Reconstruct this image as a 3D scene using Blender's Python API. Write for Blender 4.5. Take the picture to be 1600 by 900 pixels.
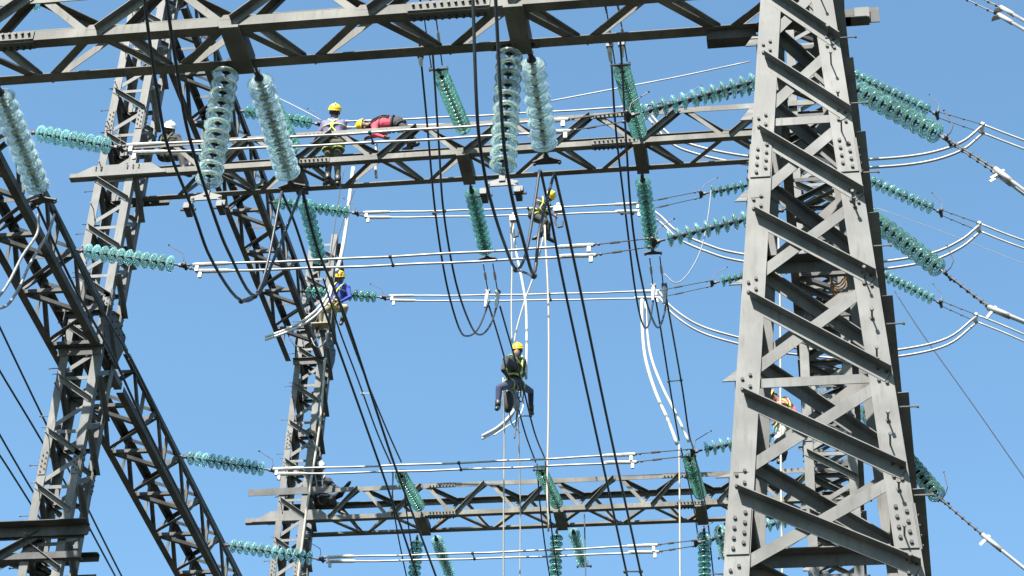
import bpy, bmesh, math, random
from mathutils import Vector as V, Matrix, Quaternion
random.seed(7)
for o in list(bpy.data.objects): bpy.data.objects.remove(o)
SC = bpy.context.scene
COL = SC.collection

# ------------------------------------------------------------------ camera
FPX = 3424.93
PITCH, ROLL, YAW = math.radians(36.1386), math.radians(2.9471), math.radians(-10.2415)
EYE = V((0, 0, 1.6))
FW = V((math.sin(YAW)*math.cos(PITCH), math.cos(YAW)*math.cos(PITCH), math.sin(PITCH)))
RT0 = V((math.cos(YAW), -math.sin(YAW), 0)); UP0 = RT0.cross(FW)
RI = RT0*math.cos(ROLL) + UP0*math.sin(ROLL)
UPV = -RT0*math.sin(ROLL) + UP0*math.cos(ROLL)
cd = bpy.data.cameras.new('camera'); cam = bpy.data.objects.new('camera', cd); COL.objects.link(cam)
cam.matrix_world = Matrix(((RI.x, UPV.x, -FW.x, EYE.x), (RI.y, UPV.y, -FW.y, EYE.y), (RI.z, UPV.z, -FW.z, EYE.z), (0, 0, 0, 1)))
cd.sensor_width = 36; cd.lens = 36*FPX/1600; cd.clip_end = 5000; cd.clip_start = .1
SC.camera = cam
# ------------------------------------------------------------------ sky, sun, exposure
SUN_EL, SUN_AZ = math.radians(51), math.radians(18)      # sun behind the camera, to its left
sd = V((-math.sin(SUN_AZ)*math.cos(SUN_EL), -math.cos(SUN_AZ)*math.cos(SUN_EL), math.sin(SUN_EL)))
W = bpy.data.worlds.new('World'); SC.world = W; W.use_nodes = True
nt = W.node_tree; nt.nodes.clear()
sk = nt.nodes.new('ShaderNodeTexSky'); sk.sky_type = 'NISHITA'; sk.sun_disc = False
sk.sun_elevation = SUN_EL; sk.sun_rotation = math.atan2(sd.x, sd.y)
sk.air_density = 1.0; sk.dust_density = 1.0; sk.ozone_density = 1.4; sk.altitude = 100
bg = nt.nodes.new('ShaderNodeBackground'); bg.inputs['Strength'].default_value = .076
wo = nt.nodes.new('ShaderNodeOutputWorld')
tn = nt.nodes.new('ShaderNodeMixRGB'); tn.blend_type = 'MULTIPLY'; tn.inputs[0].default_value = 1; tn.inputs[2].default_value = (.88, 1.12, 1.10, 1)   # white balance of the phone camera
nt.links.new(sk.outputs[0], tn.inputs[1]); nt.links.new(tn.outputs[0], bg.inputs[0]); nt.links.new(bg.outputs[0], wo.inputs[0])
sl = bpy.data.lights.new('sun', 'SUN'); sl.energy = 5; sl.angle = math.radians(.5); sl.color = (1, .965, .9)
so = bpy.data.objects.new('sun', sl); COL.objects.link(so)
so.rotation_euler = sd.to_track_quat('Z', 'Y').to_euler(); so.location = sd*60
SC.view_settings.view_transform = 'Standard'; SC.view_settings.look = 'None'
SC.view_settings.exposure = 1.79; SC.view_settings.gamma = 1
SC.cycles.max_bounces = 8; SC.cycles.transparent_max_bounces = 24

# ------------------------------------------------------------------ materials
def mat(name, col, rough=.5, metal=0, var=.12, scale=6, col2=None, bump=0, detail=5, spec=.5, streak=0):
    m = bpy.data.materials.new(name); m.use_nodes = True; n = m.node_tree
    b = n.nodes['Principled BSDF']; b.inputs['Roughness'].default_value = rough; b.inputs['Metallic'].default_value = metal
    b.inputs['Specular IOR Level'].default_value = spec
    tc = n.nodes.new('ShaderNodeTexCoord'); no = n.nodes.new('ShaderNodeTexNoise')
    no.inputs['Scale'].default_value = scale; no.inputs['Detail'].default_value = detail
    cr = n.nodes.new('ShaderNodeValToRGB'); cr.color_ramp.elements[0].position = .32; cr.color_ramp.elements[1].position = .68
    a = tuple(c*(1-var) for c in col); c2 = col2 or tuple(min(1, c*(1+var)) for c in col)
    cr.color_ramp.elements[0].color = (*a, 1); cr.color_ramp.elements[1].color = (*c2, 1)
    n.links.new(tc.outputs['Object'], no.inputs['Vector']); n.links.new(no.outputs['Fac'], cr.inputs[0]); n.links.new(cr.outputs[0], b.inputs['Base Color'])
    rr = n.nodes.new('ShaderNodeMapRange'); rr.inputs[3].default_value = max(.05, rough-.1); rr.inputs[4].default_value = min(1, rough+.12)
    n.links.new(no.outputs['Fac'], rr.inputs[0]); n.links.new(rr.outputs[0], b.inputs['Roughness'])
    if streak:
        mp = n.nodes.new('ShaderNodeMapping'); mp.inputs['Scale'].default_value = (9, 9, 1.1)
        n2 = n.nodes.new('ShaderNodeTexNoise'); n2.inputs['Scale'].default_value = 2.2; n2.inputs['Detail'].default_value = 8; n2.inputs['Roughness'].default_value = .7
        c2_ = n.nodes.new('ShaderNodeValToRGB'); c2_.color_ramp.elements[0].position = .52; c2_.color_ramp.elements[1].position = .72
        c2_.color_ramp.elements[0].color = (0, 0, 0, 1); c2_.color_ramp.elements[1].color = (streak, streak, streak, 1)
        mx = n.nodes.new('ShaderNodeMixRGB'); mx.inputs[2].default_value = (col[0]*.60, col[1]*.54, col[2]*.47, 1)
        n.links.new(tc.outputs['Object'], mp.inputs[0]); n.links.new(mp.outputs[0], n2.inputs['Vector']); n.links.new(n2.outputs['Fac'], c2_.inputs[0])
        n.links.new(c2_.outputs[0], mx.inputs[0]); n.links.new(cr.outputs[0], mx.inputs[1])
        n3 = n.nodes.new('ShaderNodeTexNoise'); n3.inputs['Scale'].default_value = .8; n3.inputs['Detail'].default_value = 3
        mm = n.nodes.new('ShaderNodeMapRange'); mm.inputs[1].default_value = .35; mm.inputs[2].default_value = .65; mm.inputs[3].default_value = .80; mm.inputs[4].default_value = 1.12
        hv = n.nodes.new('ShaderNodeHueSaturation'); n.links.new(tc.outputs['Object'], n3.inputs['Vector']); n.links.new(n3.outputs['Fac'], mm.inputs[0]); n.links.new(mm.outputs[0], hv.inputs['Value'])
        n.links.new(mx.outputs[0], hv.inputs['Color']); n.links.new(hv.outputs[0], b.inputs['Base Color'])
    if bump:
        bu = n.nodes.new('ShaderNodeBump'); bu.inputs['Strength'].default_value = bump; bu.inputs['Distance'].default_value = .01
        n.links.new(no.outputs['Fac'], bu.inputs['Height']); n.links.new(bu.outputs[0], b.inputs['Normal'])
    return m
M = {}
M['steel'] = mat('galvanised_steel', (0.1011, 0.0995, 0.0947), .6, .0, .25, 3.5, (0.1391, 0.1367, 0.1295), .15, 9, .25, .75)
M['steel_old'] = mat('weathered_galvanised_steel', (0.1027, 0.0983, 0.0879), .65, .0, .3, 2.5, (0.1496, 0.1436, 0.1270), .2, 9, .2, .85)
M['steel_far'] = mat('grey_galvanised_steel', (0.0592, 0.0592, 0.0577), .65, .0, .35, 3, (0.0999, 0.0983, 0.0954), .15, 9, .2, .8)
M['bolt'] = mat('shaded_bolt_steel', (0.0134, 0.0127, 0.0121), .6, .2, .3, 20)  # near black: shade and small shadows of the heads put into the colour
M['fitting'] = mat('line_fitting_steel', (0.0391, 0.0391, 0.0400), .55, .2, .4, 18)
M['bright'] = mat('bright_fitting_aluminium', (0.3350, 0.3283, 0.3149), .4, .1, .2, 18)
M['alu'] = mat('new_aluminium_conductor', (0.2440, 0.2404, 0.2366), .42, .1, .32, 1.6, (0.3106, 0.2995, 0.2848))  # noise in the tone stands for segments of shading along the strand
M['wire'] = mat('weathered_shaded_conductor', (0.0147, 0.0154, 0.0188), .5, .2, .3, 25)  # old metal, with the shaded underside put into the near-black colour
M['wire_grey'] = mat('grey_conductor', (0.1675, 0.1642, 0.1608), .5, .1, .25, 25)
M['rope'] = mat('pale_rope', (0.3015, 0.2680, 0.2144), .85, 0, .15, 60)
M['rope_dark'] = mat('dark_rope', (0.0603, 0.0603, 0.0670), .85, 0, .2, 60)
M['rope_orange'] = mat('orange_rope', (0.1675, 0.0905, 0.0402), .85, 0, .2, 60)
M['white'] = mat('white_cable', (0.4019, 0.3952, 0.3818), .5, 0, .06, 20)
M['helmet_yellow'] = mat('yellow_helmet', (0.5694, 0.3885, 0.0134), .3, 0, .04, 8)
M['helmet_white'] = mat('white_helmet', (0.5694, 0.5694, 0.5627), .3, 0, .03, 8)
M['skin'] = mat('skin', (0.1340, 0.0704, 0.0436), .55, 0, .1, 12)
M['hair'] = mat('black_hair', (0.0100, 0.0087, 0.0080), .7, 0, .2, 40)
M['boot'] = mat('black_boot', (0.0134, 0.0121, 0.0114), .5, 0, .2, 20)
M['blue'] = mat('royal_blue_cloth', (0.0134, 0.0302, 0.2211), .85, 0, .2, 9, bump=.4)
M['navy'] = mat('navy_cloth', (0.0201, 0.0235, 0.0603), .85, 0, .25, 9, bump=.4)
M['purple'] = mat('faded_purple_cloth', (0.1072, 0.0871, 0.1675), .85, 0, .2, 9, bump=.4)
M['red'] = mat('red_cloth', (0.4524, 0.0391, 0.0653), .85, 0, .15, 9, bump=.4)
M['khaki'] = mat('khaki_cloth', (0.2412, 0.2010, 0.1273), .88, 0, .2, 9, bump=.4)
M['olive'] = mat('olive_cloth', (0.0670, 0.0637, 0.0402), .88, 0, .3, 9, bump=.4)
M['dark'] = mat('dark_cloth', (0.0201, 0.0188, 0.0201), .88, 0, .3, 9, bump=.4)
M['denim'] = mat('denim_cloth', (0.0335, 0.0603, 0.1139), .88, 0, .3, 9, bump=.4)
M['grey_cloth'] = mat('grey_cloth', (0.2010, 0.2010, 0.2010), .88, 0, .2, 9, bump=.4)
M['hivis'] = mat('lime_webbing', (0.3684, 0.4421, 0.0804), .7, 0, .1, 12)
M['pale_cloth'] = mat('pale_cloth', (0.4555, 0.4421, 0.4019), .85, 0, .1, 9, bump=.4)
M['grass'] = mat('gravel_and_grass', (0.0188, 0.0235, 0.0121), .95, 0, .4, .6, (0.0281, 0.0295, 0.0188), .3)

def glassmat(name, base, tint, mixf):
    m = bpy.data.materials.new(name); m.use_nodes = True; n = m.node_tree; n.nodes.clear()
    out = n.nodes.new('ShaderNodeOutputMaterial')
    gl = n.nodes.new('ShaderNodeBsdfPrincipled'); gl.inputs['Base Color'].default_value = (*tint, 1)
    gl.inputs['Transmission Weight'].default_value = 1; gl.inputs['Roughness'].default_value = .06; gl.inputs['IOR'].default_value = 1.5
    p = n.nodes.new('ShaderNodeBsdfPrincipled'); p.inputs['Base Color'].default_value = (*base, 1)
    p.inputs['Roughness'].default_value = .14; p.inputs['Specular IOR Level'].default_value = 1
    tl = n.nodes.new('ShaderNodeBsdfTranslucent'); tl.inputs[0].default_value = (*base, 1)
    m1 = n.nodes.new('ShaderNodeMixShader'); m1.inputs[0].default_value = .45
    n.links.new(p.outputs[0], m1.inputs[1]); n.links.new(tl.outputs[0], m1.inputs[2])
    oi = n.nodes.new('ShaderNodeObjectInfo'); mr = n.nodes.new('ShaderNodeMapRange'); mr.inputs[3].default_value = .72; mr.inputs[4].default_value = 1.25
    n.links.new(oi.outputs['Random'], mr.inputs[0])
    for nd in (p, tl):
        hs = n.nodes.new('ShaderNodeHueSaturation'); hs.inputs['Color'].default_value = (*base, 1); n.links.new(mr.outputs[0], hs.inputs['Value'])
        mr2 = n.nodes.new('ShaderNodeMapRange'); mr2.inputs[3].default_value = .485; mr2.inputs[4].default_value = .515; n.links.new(oi.outputs['Random'], mr2.inputs[0]); n.links.new(mr2.outputs[0], hs.inputs['Hue'])
        n.links.new(hs.outputs[0], nd.inputs[0])
    m2 = n.nodes.new('ShaderNodeMixShader'); m2.inputs[0].default_value = mixf
    n.links.new(m1.outputs[0], m2.inputs[1]); n.links.new(gl.outputs[0], m2.inputs[2])
    n.links.new(m2.outputs[0], out.inputs[0]); return m
M['glass'] = glassmat('pale_aqua_glass', (.52, .64, .59), (.85, .97, .93), .72)
M['glass_teal'] = glassmat('teal_tinted_glass', (.30, .54, .51), (.74, .95, .93), .62)
M['glass_clear_green'] = glassmat('clear_green_glass', (.17, .33, .29), (.70, .93, .87), .68)
M['glass_green'] = glassmat('sea_green_glass', (.14, .34, .275), (.56, .90, .80), .60)

# ------------------------------------------------------------------ helpers
def ray(px, py): return FW + RI*((px-800)/FPX) - UPV*((py-450)/FPX)
def at(px, py, ax, val):
    """point of the plane ax = val seen at this spot of the survey photograph"""
    d = ray(px, py); i = 'xyz'.index(ax); return EYE + d*((val-EYE[i])/d[i])
def tag(o, label=None, cat=None, group=None, kind=None):
    if label: o['label'] = label
    if cat: o['category'] = cat
    if group: o['group'] = group
    if kind: o['kind'] = kind
    return o
def rootloc(p):
    while p and p.parent: p = p.parent
    return p.location if p else V((0, 0, 0))
def thing(name, label, cat, loc, group=None):
    o = bpy.data.objects.new(name, None); COL.objects.link(o); o.location = V(loc); o.empty_display_size = .2
    return tag(o, label, cat, group)
class MB:
    def __init__(s): s.v = []; s.f = []; s.m = []; s.cur = 0
    def add(s, vs, fs):
        k = len(s.v); s.v += [V(v) for v in vs]; s.f += [[i+k for i in f] for f in fs]; s.m += [s.cur]*len(fs); return s
    def prism(s, a, b):
        n = len(a); fs = [[i, (i+1) % n, n+(i+1) % n, n+i] for i in range(n)]
        if n == 6:   # L section: caps as two quads
            fs += [[0, 1, 2, 3], [0, 3, 4, 5], [n+3, n+2, n+1, n], [n+5, n+4, n+3, n]]
        else: fs += [list(range(n))[::-1], list(range(n, 2*n))]
        return s.add(list(a)+list(b), fs)
    def angle(s, p, q, fa, fb, w, t, w2=None):
        """steel angle from p to q, heel on the line, flanges along fa and fb"""
        p, q, fa, fb = V(p), V(q), V(fa), V(fb); ax = (q-p).normalized(); w2 = w2 or w
        fa = (fa-ax*fa.dot(ax)).normalized(); fb = (fb-ax*fb.dot(ax)); fb = (fb-fa*fb.dot(fa)).normalized()
        sec = [V((0, 0, 0)), fa*w, fa*w+fb*t, fa*t+fb*t, fa*t+fb*w2, fb*w2]
        return s.prism([p+x for x in sec], [q+x for x in sec])
    def box(s, c, ax, ay, az, sx, sy, sz):
        c = V(c); ax, ay, az = V(ax)*sx/2, V(ay)*sy/2, V(az)*sz/2
        return s.prism([c-az+ax*i+ay*j for i, j in ((-1, -1), (1, -1), (1, 1), (-1, 1))], [c+az+ax*i+ay*j for i, j in ((-1, -1), (1, -1), (1, 1), (-1, 1))])
    def plate(s, pts, n, t):
        n = V(n).normalized(); return s.prism([V(p) for p in pts], [V(p)+n*t for p in pts])
    def tube(s, pts, r, k=8, cap=True):
        pts = [V(p) for p in pts]; rs = r if isinstance(r, (list, tuple)) else [r]*len(pts)
        rings = []; prev = None
        for i, p in enumerate(pts):
            d = (pts[min(i+1, len(pts)-1)]-pts[max(i-1, 0)])
            d = d.normalized() if d.length > 1e-9 else V((0, 0, 1))
            if prev is None: u = d.orthogonal().normalized()
            else:
                u = prev-d*prev.dot(d); u = u.normalized() if u.length > 1e-6 else d.orthogonal().normalized()
            prev = u; w = d.cross(u)
            rings.append([p+(u*math.cos(a)+w*math.sin(a))*rs[i] for a in [2*math.pi*j/k for j in range(k)]])
        vs = [v for g in rings for v in g]; fs = []
        for i in range(len(rings)-1):
            for j in range(k): fs.append([i*k+j, i*k+(j+1) % k, (i+1)*k+(j+1) % k, (i+1)*k+j])
        if cap: fs += [list(range(k))[::-1], list(range(len(vs)-k, len(vs)))]
        return s.add(vs, fs)
    def ball(s, c, r, k=8, sc=(1, 1, 1), rot=None):
        c = V(c); vs = []; fs = []
        for i in range(1, k//2+2):
            a = math.pi*i/(k//2+2)
            for j in range(k):
                b = 2*math.pi*j/k; p = V((math.sin(a)*math.cos(b)*sc[0], math.sin(a)*math.sin(b)*sc[1], math.cos(a)*sc[2]))*r
                vs.append(c+(rot @ p if rot else p))
        t = V((0, 0, r*sc[2])); nr = k//2+1
        vs += [c+(rot @ t if rot else t), c-(rot @ t if rot else t)]
        for i in range(nr-1):
            for j in range(k): fs.append([i*k+j, (i+1)*k+j, (i+1)*k+(j+1) % k, i*k+(j+1) % k])
        for j in range(k): fs.append([len(vs)-2, j, (j+1) % k]); fs.append([len(vs)-1, (nr-1)*k+(j+1) % k, (nr-1)*k+j])
        return s.add(vs, fs)
    def lathe(s, prof, k=20, c=(0, 0, 0)):
        c = V(c); vs = [c+V((r*math.cos(2*math.pi*j/k), r*math.sin(2*math.pi*j/k), z)) for r, z in prof for j in range(k)]; fs = []
        for i in range(len(prof)-1):
            for j in range(k): fs.append([i*k+j, (i+1)*k+j, (i+1)*k+(j+1) % k, i*k+(j+1) % k])
        return s.add(vs, fs)
    def mesh(s, name, mats, off=V((0, 0, 0)), smooth=False):
        me = bpy.data.meshes.new(name); me.from_pydata([v-off for v in s.v], [], s.f)
        for m in (mats if isinstance(mats, (list, tuple)) else [mats]): me.materials.append(M[m] if isinstance(m, str) else m)
        for p, mi in zip(me.polygons, s.m): p.material_index = mi
        bm = bmesh.new(); bm.from_mesh(me); bmesh.ops.recalc_face_normals(bm, faces=bm.faces)
        bm.to_mesh(me); bm.free()
        if smooth:
            me.polygons.foreach_set('use_smooth', [True]*len(me.polygons))
        me.update(); return me
    def build(s, name, mats, parent=None, smooth=False, label=None):
        if not s.v: return None
        off = V(rootloc(parent)) if parent else V((0, 0, 0))
        o = bpy.data.objects.new(name, s.mesh(name, mats, off, smooth)); COL.objects.link(o)
        if parent: o.parent = parent
        if label: o['label'] = label
        return o
X, Y, Z = V((1, 0, 0)), V((0, 1, 0)), V((0, 0, 1))

# ------------------------------------------------------------------ ground
g = MB(); g.add([(-600, -300, 0), (600, -300, 0), (600, 900, 0), (-600, 900, 0)], [[0, 1, 2, 3]])
tag(g.build('ground', 'grass'), 'gravel yard with thin grass under the gantries', None, None, 'structure')

# ------------------------------------------------------------------ lattice beams
def bolts_on(mb, c, d, n, count, pitch, r=.014, h=.02, rows=1, rowdir=None, rowgap=.05):
    """bolt heads in a row along d on a surface of normal n"""
    c, d, n = V(c), V(d).normalized(), V(n).normalized()
    for k in range(count):
        for j in range(rows):
            p = c+d*((k-(count-1)/2)*pitch)
            if rowdir is not None: p = p+V(rowdir)*((j-(rows-1)/2)*rowgap)
            mb.tube([p, p+n*h], r, 6)
def box_beam(name, label, org, u, v, L, Wd, H, mod, ph, cw, bw, mt, splices=(), hangers=(), t=.011, ext=(0, 0, 0, 0), group='lattice cross beams of the gantries', node_plates=True, outward=True, frames=False):
    """box truss: org = corner at start (low v, low z); u along; v across; ext = extra length at the start of the 4 chords"""
    org, u, v = V(org), V(u), V(v)
    root = thing(name, label, 'lattice beam', org, group)
    cor = [(0, 0), (1, 0), (1, 1), (0, 1)]        # (v side, z side): front low, back low, back top, front top
    for i, (a, b) in enumerate(cor):
        m = MB(); c = org+v*(a*Wd)+Z*(b*H)
        m.angle(c-u*ext[i], c+u*L, v*(1-2*a), Z*(1-2*b), cw, t)
        m.build('chord', mt, root)
    n0 = math.ceil((0-ph)/mod); nodes = []; k = n0
    while ph+k*mod <= L+.001: nodes.append((ph+k*mod, k)); k += 1
    half = []
    k = math.ceil((0-ph)/mod-.5)
    while ph+(k+.5)*mod <= L+.001: half.append(ph+(k+.5)*mod); k += 1
    nodes = [n[0] for n in nodes]
    # faces: corner A (nodes) - corner B (half nodes)
    faces = [(0, 1, -Z), (0, 3, -v), (2, 1, v), (2, 3, Z)]
    for A, B, n in faces:
        cA = org+v*(cor[A][0]*Wd)+Z*(cor[A][1]*H); cB = org+v*(cor[B][0]*Wd)+Z*(cor[B][1]*H)
        across = (cB-cA).normalized(); ins = cw*.30
        for x in nodes:
            for hx in half:
                if abs(abs(hx-x)-mod/2) < .01:
                    s = 1 if hx > x else -1
                    p = cA+u*(x+s*.055)+across*ins; q = cB+u*(hx-s*.055)-across*ins
                    ax = (q-p).normalized(); perp = n.cross(ax).normalized()
                    if perp.dot(Z) < 0 or (abs(perp.dot(Z)) < .01 and perp.dot(v) < 0): perp = -perp
                    rising = ((q-p).dot(u)*(q-p).dot(Z)) > 0
                    m = MB()
                    if outward and abs(n.dot(Z)) < .5 and rising:    # bolted on the outside, leg of the angle turned out
                        o = n*.003; m.angle(p+o+perp*bw/2, q+o+perp*bw/2, -perp, n, bw*1.05, .008, bw*1.0)
                    else:
                        o = -n*(t+.003); m.angle(p+o+perp*bw/2, q+o+perp*bw/2, -perp, -n, bw, .008)
                    m.build('brace', mt, root)
    # lacing frames
    for x, wdt in hangers:
        m = MB(); c = org+u*x-Z*.014
        m.box(c+v*(Wd/2)-Z*.02, u, v, Z, wdt, Wd+.06, .035)
        m.box(c+v*(Wd/2)+u*(wdt/2-.008)+Z*.09, u, v, Z, .012, Wd-.04, .16)
        m.box(c+v*(Wd/2)-u*(wdt/2-.008)+Z*.09, u, v, Z, .012, Wd-.04, .16)
        m.build('hanger_beam', mt, root)
    for x, ci, ln in splices:
        a, b = cor[ci]; c = org+v*(a*Wd)+Z*(b*H)+u*x
        m = MB(); up = Z*(1-2*b)
        m.box(c-v*(1-2*a)*.009+up*(cw*.5), u, v, Z, ln, .012, cw*.86)
        m.box(c-up*.009+v*(1-2*a)*(cw*.5), u, v, Z, ln, cw*.86, .012)
        sp = m.build('splice_plate', mt, root)
        m = MB(); nb = int(ln/.075)
        bolts_on(m, c-v*(1-2*a)*.015+up*(cw*.62), u, -v*(1-2*a), nb, ln/nb*.95, .017, .03)
        bolts_on(m, c-up*.015+v*(1-2*a)*(cw*.62), u, -up, nb, ln/nb*.95, .017, .035)
        m.build('bolt_row', 'bolt', sp)
    if frames:
        for x in nodes[::1]:
            for zz_ in (0, H):
                a = org+u*x+Z*(zz_+(.004 if zz_ == 0 else -.004))+u*.07; nz = Z*(1 if zz_ == 0 else -1); m = MB()
                m.angle(a+v*.02+nz*(t+.014), a+v*(Wd-.02)+nz*(t+.014), u, nz, bw, .008); m.build('strut', mt, root)
        for x in half:
            for a_ in (0, 1):
                a = org+u*x+v*(a_*(Wd-.03)+.015)+v*(1-2*a_)*(t+.016); m = MB(); m.angle(a+Z*.02, a+Z*(H-.02), u, v*(1-2*a_), bw*.8, .007); m.build('strut', mt, root)
    if node_plates:
        m = None
        for x in nodes:
            c = org+u*x; m = MB()
            m.plate([c-u*.10+Z*cw*.7-v*.0015, c+u*.10+Z*cw*.7-v*.0015, c+u*.06+Z*cw*1.25-v*.0015, c-u*.06+Z*cw*1.25-v*.0015], v, .008)
            m.build('gusset_plate', mt, root)
    return root

# ------------------------------------------------------------------ lattice towers
def tower(name, label, cx, cy, zs, hx, hy, lw, bw, mt, cross=False, t=.014, marks=True, group='lattice steel columns of the gantries', horiz=(), rear_horiz=(), splice_z=(), step_leg=3):
    """hx(z), hy(z): half widths; zs: panel heights, top to bottom"""
    root = thing(name, label, 'lattice tower', (cx, cy, 0), group)
    def P(sx, sy, z): return V((cx+sx*hx(z), cy+sy*hy(z), z))
    legs = [(-1, -1), (1, -1), (1, 1), (-1, 1)]
    for sx, sy in legs:
        m = MB(); m.angle(P(sx, sy, 0.0), P(sx, sy, zs[0]+.25), -X*sx, -Y*sy, lw, t); lg = m.build('leg', mt, root)
        m = MB(); m.box(P(sx, sy, .1)-X*sx*.1-Y*sy*.1, X, Y, Z, .5, .5, .2); m.build('footing', 'steel_old', root)
    faces = [((-1, -1), (1, -1), -Y), ((1, -1), (1, 1), X), ((1, 1), (-1, 1), Y), ((-1, 1), (-1, -1), -X)]
    vis = [z for z in zs if z > 7.5]; zz = list(zs)
    rest = MB(); cnt = [0]
    for k in range(len(zz)-1):
        for fi, (a, b, n) in enumerate(faces):
            z1, z0 = zz[k], zz[k+1]
            def brace(p, q, out, name='brace', w=bw):
                ax = (q-p).normalized(); perp = n.cross(ax).normalized()
                if perp.z < 0: perp = -perp
                p = p+ax*(lw*.25); q = q-ax*(lw*.25); cnt[0] += 1; m = MB() if cnt[0] <= 98 else rest
                if out: m.angle(p+n*.003+perp*w/2, q+n*.003+perp*w/2, -perp, n, w*1.05, .009, w*1.08)
                else: m.angle(p-n*(t+.003)+perp*w/2, q-n*(t+.003)+perp*w/2, -perp, -n, w, .009)
                return m.build(name, mt, root) if m is not rest else None
            al, ah, bl, bh = P(*a, z0), P(*a, z1), P(*b, z0), P(*b, z1)
            if cross:
                brace(ah-Z*.15, bl-Z*.05, True); brace(al, bh, False)
                hz = horiz if fi in (0,) else rear_horiz
                if any(abs(z0-h) < .05 for h in hz):
                    p, q = P(*a, z0), P(*b, z0); m = MB()
                    if fi == 0: m.angle(p-n*(t+.012)+Z*bw*.4, q-n*(t+.012)+Z*bw*.4, -Z, -n, bw*.85, .009)
                    else: m.angle(p-n*(t+.012)+Z*bw*.6, q-n*(t+.012)+Z*bw*.6, -Z, -n, bw*1.2, .009)
                    m.build('strut', mt, root)
            else:
                if k % 2 == 0 and z1 > 15:
                    p, q = P(*a, z1), P(*b, z1); m = MB(); m.angle(p-n*(t+.014)+(q-p).normalized()*lw*.2, q-n*(t+.014)-(q-p).normalized()*lw*.2, -Z, -n, bw*.8, .008); m.build('strut', mt, root)
                if k % 2 == (0 if fi in (0, 1) else 1): brace(ah, bl, True)
                else: brace(al, bh, False)
    if rest.v: tag(rest.build('lower_bracing', mt, root), kind='stuff')
    for z in splice_z:
        for sx, sy in legs:
            m = MB(); c = P(sx, sy, z)
            a1 = P(sx, sy, z+.22); a0 = P(sx, sy, z-.22)
            m.plate([a0-X*sx*.012-Y*sy*-.002, a0-X*sx*(lw-.01)-Y*sy*-.002, a1-X*sx*(lw-.01)-Y*sy*-.002, a1-X*sx*.012-Y*sy*-.002], Y*sy, .010)
            m.plate([a0-Y*sy*.012-X*sx*-.002, a0-Y*sy*(lw-.01)-X*sx*-.002, a1-Y*sy*(lw-.01)-X*sx*-.002, a1-Y*sy*.012-X*sx*-.002], X*sx, .010)
            sp = m.build('splice_plate', mt, root)
            m = MB(); d = (a1-a0).normalized(); solo = lw > .15 and sy < 0
            for r in range(4):
                for cc, o in ((.32, 0), (.72, .05)):
                    p = c+d*((r-1.5)*.098+o-.02); mb_ = MB() if solo else m
                    mb_.tube([p-X*sx*lw*cc+Y*sy*.01, p-X*sx*lw*cc+Y*sy*.03], .016 if lw > .15 else .012, 8)
                    if solo: mb_.build('bolt', 'bolt', sp)
                    m.tube([p-Y*sy*lw*cc+X*sx*.01, p-Y*sy*lw*cc+X*sx*.03], .017 if lw > .15 else .012, 8)
            m.build('bolt_group', 'bolt', sp)
    # step bolts up one leg
    sx, sy = legs[step_leg if step_leg < 4 else 1]; z = 8.2; i = 0
    while marks and z < zs[0]:
        c = P(sx, sy, z); m = MB()
        if i % 2: d = Y*sy; b = c-X*sx*lw*.55
        else: d = X*sx; b = c-Y*sy*lw*.5
        m.tube([b, b+d*.17], .0085, 6); m.tube([b+d*.16, b+d*.18], .016, 6); m.build('step_bolt', mt, root)
        z += .45; i += 1
    return root, P

# near right column, which the lower front beam runs into
RY = 16.3
RTz = []
for px, py in ((1182, 75), (1184, 190), (1172, 317), (1160, 447), (1154, 598), (1142, 748), (1130, 898)):
    z = 16
    for _ in range(8):
        h = .40+.0656*(16-z); z = at(px, py, 'y', RY-h).z
    RTz.append(round(z, 3))
step0 = RTz[0]-RTz[1]
zs = [RTz[0]+2*.93, RTz[0]+.93]+RTz
while zs[-1] > 1.3: zs.append(zs[-1]-(zs[-2]-zs[-1])*1.03)
zs[-1] = .25
hf = lambda z: .405+.0656*(16-z)
rt, RP = tower('lattice_tower', 'nearest and largest steel lattice tower, bright front face, right of centre', -.18, RY, zs, hf, hf, .205, .108, 'steel', cross=True, horiz=(zs[3], zs[6], zs[9]), rear_horiz=(zs[4], zs[7], zs[10] if len(zs) > 10 else 0), step_leg=1, splice_z=(10.55, 14.65))
# bolt heads, shade put into their black colour, on the near column's front legs, and step bolts on its front flange
for sx in (-1, 1):
    for z in [RTz[i]+d for i in range(7) for d in (-.03,)]:
        for dx, dz in ((.055, .06), (.12, .10), (.06, -.05), (.125, -.02)):
            p = RP(sx, -1, z+dz)-X*sx*dx; m = MB(); m.tube([p+Y*.004, p-Y*.018], .015, 8); m.build('bolt', 'bolt', rt)
for z in (16.25, 15.35, 14.0, 12.7, 11.6, 10.9, 10.2, 9.8):
    p = RP(1, -1, z)-X*.10; m = MB(); m.tube([p+Y*.01, p-Y*.13], .009, 6); m.tube([p-Y*.12, p-Y*.145], .018, 6); m.tube([p, p-Y*.02], .02, 6); m.build('step_bolt', 'steel', rt)

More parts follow.
